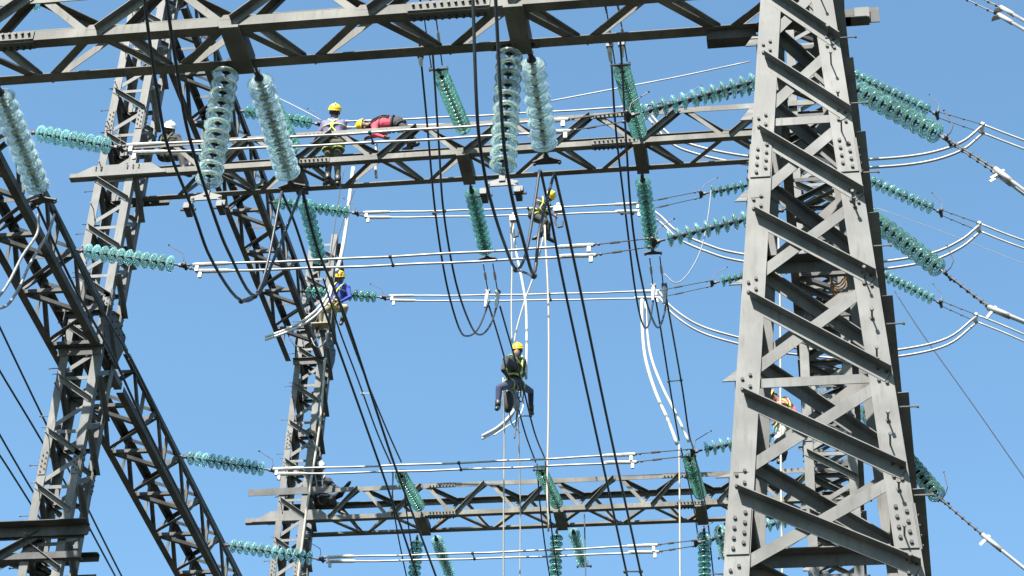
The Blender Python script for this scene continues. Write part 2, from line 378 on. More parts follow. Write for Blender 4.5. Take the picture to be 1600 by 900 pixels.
def zlist(top, low, d, base_step=1.9):
    z = [top]
    while z[-1]-d > low: z.append(z[-1]-d)
    while z[-1] > 1.9: z.append(z[-1]-base_step)
    z[-1] = .25; return z
c0 = lambda w: (lambda z: w)
def joint(root, P, z, lw, mt, w=.62, h=.55, black=True):
    """large gusset plates where the receding beams bolt to a column"""
    for sx in (-1, 1):
        m = MB(); c = V((P(sx, 1, z).x+sx*.02, (P(1, 1, z).y+P(1, -1, z).y)/2, z))
        m.plate([c+Y*-.45+Z*.40, c+Y*.50+Z*.40, c+Y*.50+Z*.12, c+Y*.30-Z*.34, c-Y*.30-Z*.34, c-Y*.45+Z*.12], X*sx, .012)
        g1 = m.build('gusset_plate', mt, root); m = MB()
        for k in range(5):
            for dz in (.36, .22): m.tube([c+Y*(-.38+k*.19)+Z*dz+X*sx*.012, c+Y*(-.38+k*.19)+Z*dz+X*sx*.035], .014, 6)
        m.build('bolt_row', 'bolt', g1)
    for z2 in (z-.36, z+.40):
        m = MB(); a, b = P(-1, -1, z2), P(1, -1, z2); m.angle(a-Y*.004-X*.05, b-Y*.004+X*.05, -Z, -Y, .16, .01, .06); m.build('strut', mt, root)

T1, P1 = tower('lattice_tower', 'left lattice tower carrying the end of the upper beam where a helmeted worker sits', -11.83, 27.62, zlist(30.6, 15.4, .5), c0(.33), c0(.34), .135, .075, 'steel', splice_z=(22.05, 25.9, 19.0), step_leg=0)
T2, P2 = tower('lattice_tower', 'far left-centre lattice tower at the left end of the lowest visible beam', -11.83, 40.35, zlist(32.9, 20.9, .5), c0(.33), c0(.36), .14, .08, 'steel', splice_z=(27.4, 24.2), step_leg=0)
R1T, P3 = tower('lattice_tower', 'lattice tower seen through the legs of the nearest tower, middle distance', -.13, 27.62, zlist(30.6, 16.2, .5), c0(.38), c0(.34), .135, .075, 'steel', splice_z=(19.0, 25.9), step_leg=2)
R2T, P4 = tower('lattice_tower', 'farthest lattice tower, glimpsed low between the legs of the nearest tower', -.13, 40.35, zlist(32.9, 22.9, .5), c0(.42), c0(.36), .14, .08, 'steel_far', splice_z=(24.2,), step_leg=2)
# the column at the far left end of the front beam and of the low beam (out of the frame)
T0, P0 = tower('lattice_tower', 'lattice tower beyond the left edge holding the front beam', -11.83, 16.3, zlist(22.8, 12, .6), c0(.38), c0(.36), .14, .08, 'steel', step_leg=0)
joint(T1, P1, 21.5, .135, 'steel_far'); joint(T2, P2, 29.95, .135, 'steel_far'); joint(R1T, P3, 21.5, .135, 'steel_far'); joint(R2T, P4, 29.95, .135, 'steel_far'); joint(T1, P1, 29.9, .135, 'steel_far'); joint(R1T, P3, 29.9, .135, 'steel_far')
E1 = V((P3(1, -1, 0).x, 0, 0)).x
# cross beams
def xspec(px_nodes, y, z, x0, mod):  # first node phase relative to x0
    return (at(px_nodes[0], px_nodes[1], 'z', z).x-x0) % mod
zA, yA = 17.0, 15.95; xA0 = -12.2
phA = xspec((570, 25), yA, zA, xA0, 1.447)
bA = box_beam('gantry_beam', 'nearest lattice cross beam running along the top of the view', (xA0, yA, zA), X, Y, 12.55, .66, .66, 1.447, phA, .125, .085, 'steel_old',
    splices=((at(700, 12, 'z', zA).x-xA0, 0, .85), (at(0, 48, 'z', zA).x-xA0, 0, .6), (at(820, 75, 'z', zA).x-xA0-.1, 1, .5)), hangers=((-5.98-xA0, .2), (-3.02-xA0, .2), (-8.85-xA0, .2)))
# stub bracket of the near beam right of the near column
m = MB(); x1 = at(1358, 25, 'y', 16.6).x
m.angle((.1, 16.62, 17.0), (x1, 16.62, 17.0), -Y, Z, .13, .012); m.build('chord', 'steel_old', bA)
m = MB(); m.box((x1-.07, 16.60, 17.15), X, Y, Z, .15, .012, .16); m.build('end_plate', 'steel', bA)
m = MB(); m.box((.44, 16.637, 17.15), X, Y, Z, .40, .012, .2); m.build('end_plate', 'steel_far', bA)
m = MB(); m.box((-.86, 16.6, 16.94), X, Y, Z, .5, .14, .13); m.build('end_plate', 'steel_far', bA)
zB, yB = 24.6, 27.22; xB0 = -11.5
phB = xspec((722, 243), yB, zB, xB0, 1.452)
bB = box_beam('gantry_beam', 'middle lattice cross beam on which workers in yellow helmets stand and lie', (xB0, yB, zB), X, Y, 11.4, .72, .68, 1.452, phB, .105, .07, 'steel_old',
    splices=((at(480, 255, 'y', yB).x-xB0, 0, .75), (at(960, 222, 'y', yB).x-xB0, 0, .75), (at(470, 200, 'y', yB).x-xB0, 3, .75), (at(955, 175, 'y', yB).x-xB0, 3, .6)), hangers=((-5.86-xB0, .2), (-2.95-xB0, .2), (-8.72-xB0, .2)), ext=(1.1, .25, .2, .35))
m = MB(); zt = zB
m.plate([(-12.62, yB-.012, zt+.012), (-10.9, yB-.012, zt+.012), (-11.2, yB-.012, zt+.24), (-12.2, yB-.012, zt+.24)], Y, .010)
gp = m.build('gusset_plate', 'steel', bB); m = MB()
for x in (-12.15, -12.05, -11.6, -11.5, -11.4): 
    for z in (.15, .2): m.tube([(x, yB-.012, zt+z), (x, yB-.035, zt+z)], .013, 6)
m.build('bolt_group', 'bolt', gp)
m = MB(); m.box((-11.45, yB+.8, zB+.05), X, Y, Z, .75, .012, .2); m.build('gusset_plate', 'steel_far', bB)
yC, zC = 40.0, 25.33; xC0 = -11.5
phC = xspec((710, 806), yC, zC, xC0, 1.40)
bC = box_beam('gantry_beam', 'far lattice cross beam low in the view with three glass strings below', (xC0, yC, zC), X, Y, 11.5, .73, .80, 1.40, phC, .11, .075, 'steel_old',
    splices=((at(690, 760, 'y', yC).x-xC0, 3, .6), (at(690, 802, 'y', yC).x-xC0, 0, .6), (at(1055, 742, 'y', yC).x-xC0, 3, .55), (at(1075, 790, 'y', yC).x-xC0, 0, .55)), hangers=((-8.98-xC0, .22), (-5.98-xC0, .22), (-2.97-xC0, .22)), ext=(1.35, .35, .5, 1.3))
m = MB(); m.plate([(-12.7, yC-.012, zC+.012), (-10.9, yC-.012, zC+.012), (-11.2, yC-.012, zC+.26), (-12.3, yC-.012, zC+.26)], Y, .010); m.build('gusset_plate', 'steel', bC)
m = MB(); m.box((-11.9, yC-.03, zC+.80-.06), X, Y, Z, 1.9, .012, .17); m.build('gusset_plate', 'steel_far', bC)
# low beam going left from the left tower
bD = box_beam('gantry_beam', 'short low lattice beam leaving the left edge beside the leaning tower', (-17.2, 27.22, 17.28), X, Y, 6.0, .74, .44, 1.45, .3, .11, .09, 'steel_far', ext=(.05, .3, .3, .0))
m = MB(); m.angle((-17.2, 27.17, 17.80), (-11.12, 27.17, 17.80), -Z, -Y, .17, .012, .20); m.build('chord', 'steel_far', bD)
# receding beams
def rbeam(label, xc, y0, y1, z, mt='steel_far', W=.84, H=.78, mod=1.42, ph=.35, cw=.12, t=.011):
    return box_beam('gantry_beam', label, (xc-W/2, y0, z), Y, X, y1-y0, W, H, mod, ph, cw, .065, mt, node_plates=False, outward=False, frames=True, group='lattice beams running away from the camera')
GR = 'lattice beams running away from the camera'
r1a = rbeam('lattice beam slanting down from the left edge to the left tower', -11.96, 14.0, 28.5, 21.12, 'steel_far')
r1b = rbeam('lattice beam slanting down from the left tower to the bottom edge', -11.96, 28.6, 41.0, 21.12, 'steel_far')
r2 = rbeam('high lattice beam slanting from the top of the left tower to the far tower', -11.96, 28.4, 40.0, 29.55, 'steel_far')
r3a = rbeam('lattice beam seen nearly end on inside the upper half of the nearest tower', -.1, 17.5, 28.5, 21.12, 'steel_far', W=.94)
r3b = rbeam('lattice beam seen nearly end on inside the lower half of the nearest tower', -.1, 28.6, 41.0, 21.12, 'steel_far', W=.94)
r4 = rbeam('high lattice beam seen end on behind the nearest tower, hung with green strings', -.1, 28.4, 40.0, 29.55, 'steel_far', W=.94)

# ------------------------------------------------------------------ insulator strings
def disc_mesh(gl):
    m = MB(); R = .135
    m.lathe([(.038, .050), (.075, .040), (.105, .024), (.127, .004), (R, -.016), (R-.004, -.023), (.124, -.016), (.112, -.002), (.095, .003), (.088, -.022), (.081, .006), (.060, .012), (.040, .010)], 22)
    return m.mesh('disc', gl, smooth=True)
def cap_mesh():
    m = MB(); m.lathe([(.0, .108), (.022, .106), (.030, .095), (.042, .078), (.048, .055), (.046, .040), (.030, .036)], 12)
    m.tube([(0, 0, .03), (0, 0, -.036)], .013, 8); m.lathe([(.0, -.03), (.02, -.032), (.0, -.045)], 8)
    return m.mesh('cap', 'fitting', smooth=True)
DM = {'p': disc_mesh('glass'), 'g': disc_mesh('glass_green'), 't': disc_mesh('glass_teal'), 'm': disc_mesh('glass_clear_green')}; CM = cap_mesh()
def frame_quat(d, up=Z):
    z = V(d).normalized(); x = up.cross(z)
    if x.length < 1e-3: x = X
    x = x.normalized(); y = z.cross(x); return Matrix((x, y, z)).transposed().to_quaternion()
def string(a, b, label, col, group, horns=1, yoke=0, top_links=0, dscale=1.0, pit=.140):
    """insulator string from its attachment a to its live end b; local +z points back at the attachment"""
    a, b = V(a), V(b); d = a-b; L = d.length; q = frame_quat(d)
    root = thing('insulator_string', label, 'insulator string', a, group); root.rotation_mode = 'QUATERNION'; root.rotation_quaternion = q
    head = .14+top_links; n = max(3, int(round((L-head-.12)/pit))); pitch = (L-head-.12)/n
    def part(mb, name, mt, par=root, smooth=False):
        o = bpy.data.objects.new(name, mb.mesh(name, mt, smooth=smooth)); COL.objects.link(o); o.parent = par; return o
    for k in range(n):
        dd = bpy.data.objects.new('disc', DM[col]); COL.objects.link(dd); dd.parent = root; dd.location = (0, 0, -(head+pitch*(k+.35)))
        dd.scale = (dscale, dscale, min(dscale, pitch/.14))
        cc = bpy.data.objects.new('cap', CM); COL.objects.link(cc); cc.parent = dd
    m = MB(); m.tube([(0, 0, .03), (0, 0, -head+.02)], .016, 8); m.tube([(0, -.03, -.05), (0, .03, -.05)], .03, 8); m.box((0, 0, -head+.06), X, Y, Z, .05, .03, .09)
    part(m, 'shackle', 'fitting')
    e = -L
    m = MB(); m.tube([(0, 0, e+.14), (0, 0, e-.02)], .018, 8); m.box((0, 0, e+.02), X, Y, Z, .06, .04, .08); part(m, 'socket_clevis', 'fitting')
    if horns:
        for z, s in ((e+.02, 1),) + (((-.06, -1),) if horns > 1 else ()):
            m = MB(); pts = [(0, 0, z), (0, .12, z), (0, .22, z+.05*s), (0, .34, z+.34*s)]; m.tube(pts, .0075, 6); m.ball(pts[-1], .017, 6)
            part(m, 'arcing_horn', 'fitting')
    if yoke:
        m = MB(); m.plate([(-yoke/2-.02, -.008, e-.07), (yoke/2+.02, -.008, e-.07), (yoke/2+.02, -.008, e-.025), (.03, -.008, e+.02), (-.03, -.008, e+.02), (-yoke/2-.02, -.008, e-.025)], Y, .016)
        for s in (-1, 1): m.tube([(s*yoke/2, -.03, e-.05), (s*yoke/2, .03, e-.05)], .018, 8)
        part(m, 'yoke_plate', 'fitting')
    return root
def smooth(pts, n=6):
    pts = [V(p) for p in pts]
    if len(pts) < 3: return pts
    P = [pts[0]*2-pts[1]]+pts+[pts[-1]*2-pts[-2]]; out = []
    for i in range(1, len(P)-2):
        for k in range(n):
            t = k/n; a, b, c, d = P[i-1], P[i], P[i+1], P[i+2]
            out.append(.5*((2*b)+(c-a)*t+(2*a-5*b+4*c-d)*t*t+(-a+3*b-3*c+d)*t**3))
    out.append(pts[-1]); return out
def cable(name, cat, label, pts, r, mt, group=None, sm=True, k=8):
    m = MB(); pts = smooth(pts) if sm else [V(p) for p in pts]; m.tube(pts, r, k)
    o = m.build(name, mt, None, True)
    c = V(pts[0]); o.data.transform(Matrix.Translation(-c)); o.location = c
    return tag(o, label, cat, group)
def sag(a, b, s, n=10):
    a, b = V(a), V(b); return [a.lerp(b, i/n)-Z*(s*4*(i/n)*(1-i/n)) for i in range(n+1)]
def pp(pts, ax, val): return [at(x, y, ax, val) for x, y in pts]
def spacer(label, a, b, group='spacers between the twin conductors', mt='fitting'):
    a, b = V(a), V(b); c = (a+b)/2; root = thing('spacer', label, 'spacer', c, group)
    m = MB(); m.tube([a, b], .013, 6); m.build('bar', mt, root)
    for p in (a, b):
        m = MB(); m.ball(p, .034, 8); m.build('clamp', mt, root)
    return root

# --- X-direction circuits, each strung between the left and the right receding beams
XG = 'twin conductors strung across between the side beams'; SG = 'glass strings at the ends of the crossing conductors'
xl_, xr_ = -11.50, -.60
# key: y plane, left attach/end px, left clamp px, right clamp px, right string start px, px on its way to the tower
circuits = [
 ('s1', 23.18, (40, 205), (185, 231), (205, 233), (885, 196), (985, 181), (1168, 130), 't', 'topmost', .10),
 ('s2', 25.64, (115, 390), (285, 415), (308, 419), (925, 391), (1025, 378), (1155, 345), 't', 'the pair below the middle beam', .12),
 ('s3', 31.67, (278, 712), (425, 735), (432, 737), (990, 716), (1085, 706), (1135, 695), 't', 'the pair just above the far beam', .10),
 ('s4', 34.69, (345, 850), (500, 874), (512, 874), (1025, 857), (1090, 848), (1130, 838), 't', 'the lowest pair', .10),
 ('r1', 31.97, (370, 172), (497, 194), (508, 196), (1010, 172), (1072, 160), (1120, 150), 'g', 'the pair hidden behind the middle beam', .05),
 ('r2', 34.56, (415, 315), (555, 333), (572, 336), (1000, 324), (1098, 303), (1155, 292), 'g', 'the pair right under the middle beam', .05),
 ('r3', 37.57, (465, 455), (598, 465), (612, 466), (1028, 460), (1115, 442), (1150, 435), 'g', 'the pair by the man in blue', .05),
]
names = {'s1': 'in front of the middle beam', 's2': 'crossing the sky below the middle beam', 's3': 'just above the far beam', 's4': 'below the far beam', 'r1': 'behind the middle beam', 'r2': 'close under the middle beam', 'r3': 'level with the man in blue'}
lstr = {'s1': 'pale glass string beside the left tower above its long end plate', 's2': 'pale glass string crossing the left tower below its end plate', 's3': 'pale glass string in open sky between leaning beam and far left-centre tower', 's4': 'pale glass string by the bottom edge crossing the far left-centre tower',
        'r1': 'green glass string left of the man in faded purple, above the beam', 'r2': 'green glass string under the middle beam beside the second glass pair', 'r3': 'green glass string behind the man in royal blue'}
rstr = {'s1': 'glass string rising to the nearest tower above the middle beam', 's2': 'glass string rising to the nearest tower below the middle beam, longest of those there', 's3': 'glass string meeting the nearest tower above the far beam', 's4': 'glass string behind the nearest tower below the far beam',
        'r1': 'green glass string behind the middle beam near the nearest tower', 'r2': 'short-looking green string meeting the nearest tower just under the middle beam', 'r3': 'green string left of the nearest tower under the longest pale one'}
for key, y, la, le, lc, rc, rs, rm, col, nm, sg in circuits:
    a = at(*la, 'y', y); e = at(*le, 'y', y); a = e+(a-e)*((xl_-e.x)/(a.x-e.x))
    string(a, e, lstr[key], col, SG, horns=1, yoke=.12)
    s0 = at(*rs, 'y', y); s1 = at(*rm, 'y', y); dd = (s1-s0); top = s0+dd*((xr_-s0.x)/dd.x)
    string(top, s0, rstr[key], col, SG, horns=1, yoke=.16)
    L, R_ = at(*lc, 'y', y), at(*rc, 'y', y)
    for w, s in (('nearer', -1), ('farther', 1)):
        o = Y*(s*.11); pts = sag(L+o*.8, R_+o*1.15, .03, 14)
        for i, p in enumerate(pts): p.z += math.sin(i*1.7+s)*.006
        root = thing('conductor', 'bright aluminium conductor %s, %s of the two' % (names[key], w), 'conductor', L, XG)
        m = MB(); m.tube(pts, .018, 8); m.build('strand', 'alu', root, True)
        for p0, dr in ((pts[0], 1), (pts[-1], -1)):
            d = (pts[1]-pts[0]).normalized()*dr
            m = MB(); m.tube([p0-d*.04, p0+d*.02, p0+d*.45, p0+d*.52], [.030, .034, .031, .022], 8); m.box(p0-Z*.05+d*.03, X, Y, Z, .05, .04, .14); m.build('dead_end_clamp', 'bright', root)
        m = MB(); m.tube([e-X*0, L+o*.8], .012, 6); m.ball(e.lerp(L+o*.8, .5), .024, 6); m.build('link', 'fitting', root)
        q = R_+o*1.15; m = MB(); q2 = s0+o*.9
        m.tube([q, q2], .0095, 6)
        for t in (.05, .12, .88, .95): m.ball(q.lerp(q2, t), .026, 6)
        m.tube([q.lerp(q2, .3), q.lerp(q2, .45)], .02, 6); m.build('link', 'fitting', root)
    for i, t in enumerate((.48, .55) if key in ('s3', 's4') else (.5,)):
        if key == 's1' and i: continue
        tt = {'s1': .56, 's2': .5, 's3': .52, 's4': .45}.get(key, .6) if i == 0 else None
        if tt is None: continue
        A, B = sag(L-Y*.088, R_-Y*.127, .03, 100), sag(L+Y*.088, R_+Y*.127, .03, 100)
        spacer('small dark spacer on the conductors %s' % names[key], A[int(tt*100)], B[int(tt*100)])
# arriving neighbour string at the very top left
e = at(78, 4, 'z', 21.5); string(V((-11.5, e.y, 21.85)), e, 'pale glass string cut off by the top edge at the left', 't', SG)

# --- right of the nearest tower
RG = 'glass strings fanning out right of the nearest tower'; OG = 'outgoing conductors at the right edge'
rc_ = [('upper', 31.97, (1340, 120), (1462, 178), (1535, 201), ((1535, 201), (1600, 226), (1800, 300))),
       ('middle', 34.56, (1360, 283), (1468, 331), (1530, 355), ((1530, 355), (1600, 382), (1800, 450))),
       ('lower', 37.57, (1385, 432), (1468, 473), (1525, 497), ((1525, 497), (1600, 528), (1800, 620)))]
jl = {'upper': [(1010, 176), (1045, 215), (1080, 232), (1150, 248), (1240, 257), (1350, 256), (1440, 248), (1500, 230), (1535, 203)],
      'middle': [(1003, 324), (1030, 341), (1060, 368), (1105, 388), (1150, 401), (1250, 414), (1360, 416), (1450, 403), (1500, 382), (1530, 358)],
      'lower': [(1030, 460), (1050, 485), (1090, 512), (1145, 530), (1220, 546), (1330, 556), (1410, 551), (1480, 534), (1525, 500)]}
for nm, y, pa, pe, pc, outp in rc_:
    a = at(*pa, 'y', y); e = at(*pe, 'y', y); dd = a-e; top = e+dd*((.42-e.x)/dd.x)
    string(top, e, 'slimmer green glass string right of the nearest tower, %s of three' % nm, 'm', RG, horns=1, yoke=.22)
    c = at(*pc, 'y', y)
    for w, s in (('nearer', -1), ('farther', 1)):
        o = Y*(s*.12)
        m_pts = [p+o for p in pp(outp, 'y', y)]
        root = thing('conductor', '%s conductor of the %s outgoing pair running off the right edge' % (w, nm), 'conductor', c+o, OG)
        m = MB(); m.tube(smooth(m_pts), .020, 8); m.build('strand', 'alu', root, True)
        m = MB(); m.tube([e+o*.7, c+o], .0095, 6)
        for t in (.06, .3, .6, .95): m.ball((e+o*.7).lerp(c+o, t), .024, 6)
        m.build('link', 'fitting', root)
        cable('jumper', 'jumper cable', '%s jumper cable looping behind the nearest tower, %s of three levels' % (w, nm), [p+o for p in pp(jl[nm], 'y', y)], .026, 'alu', 'pale jumper loops behind the nearest tower')
        if s < 0:
            m = MB(); d = (m_pts[1]-m_pts[0]).normalized(); m.box(c, Y, d, d.cross(Y), .32, .06, .05); m.build('clamp_plate', 'bright', root)
big = [('top', 23.2, (1335, 138), (1478, 217), ((1485, 224), (1557, 268)), ((1557, 268), (1600, 300), (1700, 372))),
       ('middle', 26.2, (1375, 350), (1478, 428), ((1484, 434), (1548, 482)), ((1548, 482), (1600, 503), (1720, 560))),
       ('bottom', 31.0, (1430, 733), (1472, 782), ((1480, 788), (1538, 838)), ((1538, 838), (1600, 888), (1700, 975)))]
for nm, y, pa, pe, lk, out in big:
    a = at(*pa, 'y', y); e0 = at(*pe, 'y', y)
    k = 1.0; # the string swings towards the camera along its run
    r0 = at(*pe, 'y', y-.4); e = r0; dd = a-e; top = e+dd*((.42-e.x)/dd.x)
    string(top, e, 'fat green glass string right of the nearest tower, seen end on, %s of three' % nm, 'm', RG, horns=1, yoke=.2, dscale=1.12, pit=.162)
    q = [at(*p, 'y', y-.4-.35*(i+1)) for i, p in enumerate(lk)]
    w = [at(*out[0], 'y', y-1.1), at(*out[1], 'y', y-1.5), at(*out[2], 'y', y-2.4)]
    for wn, s in (('nearer', -1), ('farther', 1)):
        o = (Y*.7+Z*.3)*(s*(.10 if nm == 'top' else .06))
        root = thing('conductor', '%s conductor of the %s steep pair leaving at the right edge' % (wn, nm), 'conductor', w[0]+o, OG)
        m = MB(); m.tube([p+o for p in w], .023, 8); d = (w[1]-w[0]).normalized(); m.tube([w[0]+o-d*.05, w[0]+o+d*.45], .034, 8); m.build('strand', 'alu', root, True)
        m = MB(); m.tube([e+o*.5, w[0]+o], .011, 6)
        for t in (.08, .2, .35, .5, .65, .8, .92): m.ball((e+o*.5).lerp(w[0]+o, t), .027, 6)
        m.build('link', 'fitting', root)
        m = MB(); sd_ = d.cross(o).normalized(); m.box(w[0]+o-Z*.07, d, o.normalized(), sd_, .06, .04, .2); m.build('jumper_pad', 'bright', root)
    m = MB()
# pair cut off by the top right corner
c = at(1562, 14, 'y', 21.5)
for wn, s, pts in (('upper', -1, ((1565, 12), (1600, 32), (1700, 92))), ('lower', 1, ((1562, 24), (1600, 46), (1700, 108)))):
    q = [at(*p, 'y', 21.5-i*.5) for i, p in enumerate(pts)]
    root = thing('conductor', '%s conductor of the pair in the top right corner' % wn, 'conductor', q[0], OG)
    d = (q[1]-q[0]).normalized(); m = MB(); m.tube(q, .022, 8); m.tube([q[0]-d*.03, q[0]+d*.5], .032, 8); m.build('strand', 'alu', root, True)
    h = at(1440+s*5, -40+s*8, 'y', 22.1); m = MB(); m.tube([q[0], h], .010, 6)
    for t in (.06, .15, .3, .42, .55): m.ball(q[0].lerp(h, t), .024, 6)
    m.build('link', 'fitting', root); m = MB(); m.box(q[0]-d*.02-X*.03-Z*.04, (d+Z).normalized(), Y, d.cross(Y), .05, .04, .16); m.build('jumper_pad', 'bright', root)

# --- Y-direction circuits (dark twin conductors running away from the camera)
XA = (-8.80, -5.93, -3.0)
AG = 'pale glass strings under the nearest beam'; BG = 'green glass strings on the middle beam'; CG = 'glass strings on the far beam'
def vert_string(px, ply, length, label, col, grp, tilt=(0, 0), xoff=0):
    a = at(*px, 'y', ply); b = a-Z*length+X*tilt[0]+Y*tilt[1]
    r = string(a, b, label, col, grp, horns=0, yoke=.28, dscale=1.05); return a, b
def susp_clamps(b, label, grp):
    for s, n in ((-1, 'left'), (1, 'right')):
        p = b+X*s*.17-Z*.16; root = thing('suspension_clamp', '%s %s' % (n, label), 'suspension clamp', p, grp)
        m = MB(); m.tube([b+X*s*.13-Z*.03, p], .016, 8); m.ball(b+X*s*.14-Z*.07, .026, 8); m.build('link', 'bright', root)
        m = MB(); m.box(p-Z*.03, X, Y, Z, .06, .16, .05); m.box(p+Z*.02, X, Y, Z, .09, .07, .06); m.build('body', 'fitting', root)
        m = MB(); m.tube([p-X*.08-Z*.02, p+X*.08-Z*.02], .015, 6); m.build('bolt', 'fitting', root)
SCG = 'suspension clamps under the hanging strings'
aV1, bV1 = vert_string((356, 96), 16.55, 1.80, 'straight hanging glass string at upper left in front of the tower mass', 'p', AG)
aV2, bV2 = vert_string((797, 66), 16.55, 1.84, 'straight hanging glass string at top centre, left of its slanting twin', 'p', AG)
susp_clamps(bV1, 'clamp below the straight glass string at upper left', SCG); susp_clamps(bV2, 'clamp below the straight glass string at top centre', SCG)
def ystring(pa, pe, ply, label, col, grp, horns=0, yoke=.27, ds=1.0):
    a = at(*pa, 'y', ply); b = at(*pe, 'x', a.x); string(a, b, label, col, grp, horns=horns, yoke=yoke, dscale=ds); return a, b
sA1 = ystring((400, 107), (455, 288), 16.72, 'slanting glass string at upper left, right of the straight one', 'p', AG, ds=1.1)
sA2 = ystring((828, 77), (854, 248), 16.72, 'slanting glass string at top centre, right of the straight one', 'p', AG, ds=1.1)
sA0 = ystring((-6, 130), (66, 310), 16.72, 'slanting glass string at the left edge', 'p', AG, ds=1.12)
ystring((735, 290), (761, 402), 27.98, 'green string below the middle beam, in open sky left of centre', 'g', BG)
ystring((1003, 272), (1020, 393), 27.98, 'green string below the middle beam, close to the nearest tower', 'g', BG)
ystring((474, 305), (503, 418), 27.98, 'green string below the middle beam, above the man in royal blue', 'g', BG)
ystring((727, 207), (686, 110), 27.15, 'green string above the middle beam, in open sky left of centre', 'g', BG)
ystring((1000, 213), (970, 103), 27.15, 'green string above the middle beam, close to the nearest tower', 'g', BG)
ystring((462, 238), (417, 142), 27.15, 'green string above the middle beam, behind a pale slanting string', 'g', BG)
ystring((657, 795), (624, 738), 39.95, 'green string above the far beam, leftmost of three', 'g', CG)
ystring((872, 790), (845, 735), 39.95, 'green string above the far beam, middle of three', 'g', CG)
ystring((1095, 775), (1076, 714), 39.95, 'green string above the far beam, beside the nearest tower', 'g', CG)
for (px, q, n) in (((652, 838), (680, 838), 'leftmost'), ((870, 828), (895, 828), 'middle'), ((1100, 824), (1124, 824), 'rightmost')):
    a, b = vert_string(px, 40.7, 1.95, 'straight string hanging under the far beam, %s pair' % n, 'g', CG)
    susp_clamps(b, 'clamp of the %s hanging string under the far beam' % n, SCG)
    a = at(*q, 'y', 40.9); dn = (at(q[0]+{'leftmost': 24, 'middle': 20, 'rightmost': 13}[n], q[1]+64, 'x', a.x)-a).normalized()
    string(a, a+dn*1.95, 'slanting pale string under the far beam, %s pair' % n, 't', CG, horns=0, yoke=.3)
WG = 'dark twin conductors running away from the camera'
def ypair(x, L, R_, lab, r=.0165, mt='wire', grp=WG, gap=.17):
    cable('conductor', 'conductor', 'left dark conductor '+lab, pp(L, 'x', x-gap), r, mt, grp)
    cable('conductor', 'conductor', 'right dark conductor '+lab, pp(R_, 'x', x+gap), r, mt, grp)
ypair(XA[2], [(845, 267), (861, 342), (882, 450), (931, 675), (980, 900), (1020, 1090)], [(867, 272), (882, 337), (906, 450), (953, 675), (1002, 900), (1042, 1090)], 'from the slanting top-centre string down to the bottom edge')
spacer('spacer with round clamps at the bottom edge right of centre', at(977, 893, 'x', XA[2]-.17), at(1001, 893, 'x', XA[2]+.17))
ypair(XA[1], [(440, 300), (461, 350), (492, 445), (517, 512), (575, 675), (617, 795), (652, 900), (700, 1050)], [(472, 297), (495, 385), (520, 447), (545, 510), (599, 675), (625, 750), (681, 900), (730, 1040)], 'from the slanting upper-left string passing the man in blue')
ypair(XA[0], [(58, 322), (117, 450), (178, 560), (232, 675), (347, 900), (390, 990)], [(85, 328), (140, 450), (212, 575), (262, 680), (372, 900), (415, 990)], 'along the leaning lattice beam at the left')
ypair(-5.88, [(764, 478), (777, 520), (800, 600), (820, 675), (837, 722)], [(781, 478), (793, 520), (816, 600), (835, 675), (852, 718)], 'carrying the hanging man in the centre')
spacer('spacer just below the boots of the hanging man', at(812, 650, 'x', -6.05), at(829, 650, 'x', -5.71))
ypair(-2.95, [(1024, 465), (1032, 512), (1050, 625), (1061, 688)], [(1041, 465), (1065, 600), (1076, 675), (1083, 700)], 'right of centre ending at the far beam')
spacer('spacer on the short pair right of centre', at(1045, 596, 'x', -3.12), at(1064, 594, 'x', -2.78))
ypair(-8.75, [(505, 435), (530, 515), (560, 595), (589, 675), (612, 728)], [(517, 432), (540, 505), (571, 590), (606, 675), (627, 722)], 'under the man in blue ending at the far beam')
spacer('white spacer on the pair under the man in blue', at(566, 615, 'x', -8.9), at(580, 615, 'x', -8.6), mt='bright')
# jumper loops
JG = 'dark jumper loops under the beams'
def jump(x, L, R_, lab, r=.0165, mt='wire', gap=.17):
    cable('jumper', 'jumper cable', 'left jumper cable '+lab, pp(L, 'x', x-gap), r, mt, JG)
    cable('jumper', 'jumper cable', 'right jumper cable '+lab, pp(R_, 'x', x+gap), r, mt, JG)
jump(-5.88, [(655, 60), (658, 95), (668, 200), (680, 330), (697, 440), (717, 512), (731, 525), (748, 512), (765, 470)], [(674, 60), (677, 95), (686, 230), (693, 330), (712, 440), (735, 507), (750, 523), (766, 508), (779, 470)], 'making the wide loop left of centre')
spacer('spacer on the wide jumper loop left of centre', at(678, 333, 'x', -6.05), at(694, 330, 'x', -5.71), mt='fitting')
jump(-2.95, [(951, 60), (955, 90), (962, 200), (977, 330), (992, 450), (1004, 506), (1014, 506), (1023, 455)], [(968, 60), (971, 90), (986, 330), (1005, 450), (1020, 500), (1030, 511), (1039, 485), (1042, 448)], 'making the narrow loop near the nearest tower')
spacer('spacer on the narrow jumper loop near the nearest tower', at(972, 333, 'x', -3.1), at(988, 333, 'x', -2.8), mt='fitting')
jump(XA[2], [(738, -40), (740, 30), (746, 187), (757, 270), (768, 318), (786, 375), (806, 420), (822, 395), (835, 320), (843, 266)], [(772, -40), (775, 10), (783, 165), (790, 250), (802, 318), (816, 370), (834, 428), (843, 360), (858, 300), (866, 270)], 'looping below the top-centre glass strings')
spacer('dark spacer with round weights below the top-centre strings', at(806, 421, 'x', XA[2]-.17), at(834, 431, 'x', XA[2]+.17))
jump(XA[1], [(225, -40), (227, 10), (245, 140), (262, 228), (302, 330), (330, 405), (376, 469), (410, 440), (440, 300)], [(258, -40), (262, 12), (280, 130), (296, 215), (334, 335), (360, 400), (398, 462), (430, 400), (470, 300)], 'looping below the upper-left glass strings')
spacer('dark spacer with round weights below the upper-left strings', at(377, 470, 'x', XA[1]-.17), at(398, 462, 'x', XA[1]+.17))
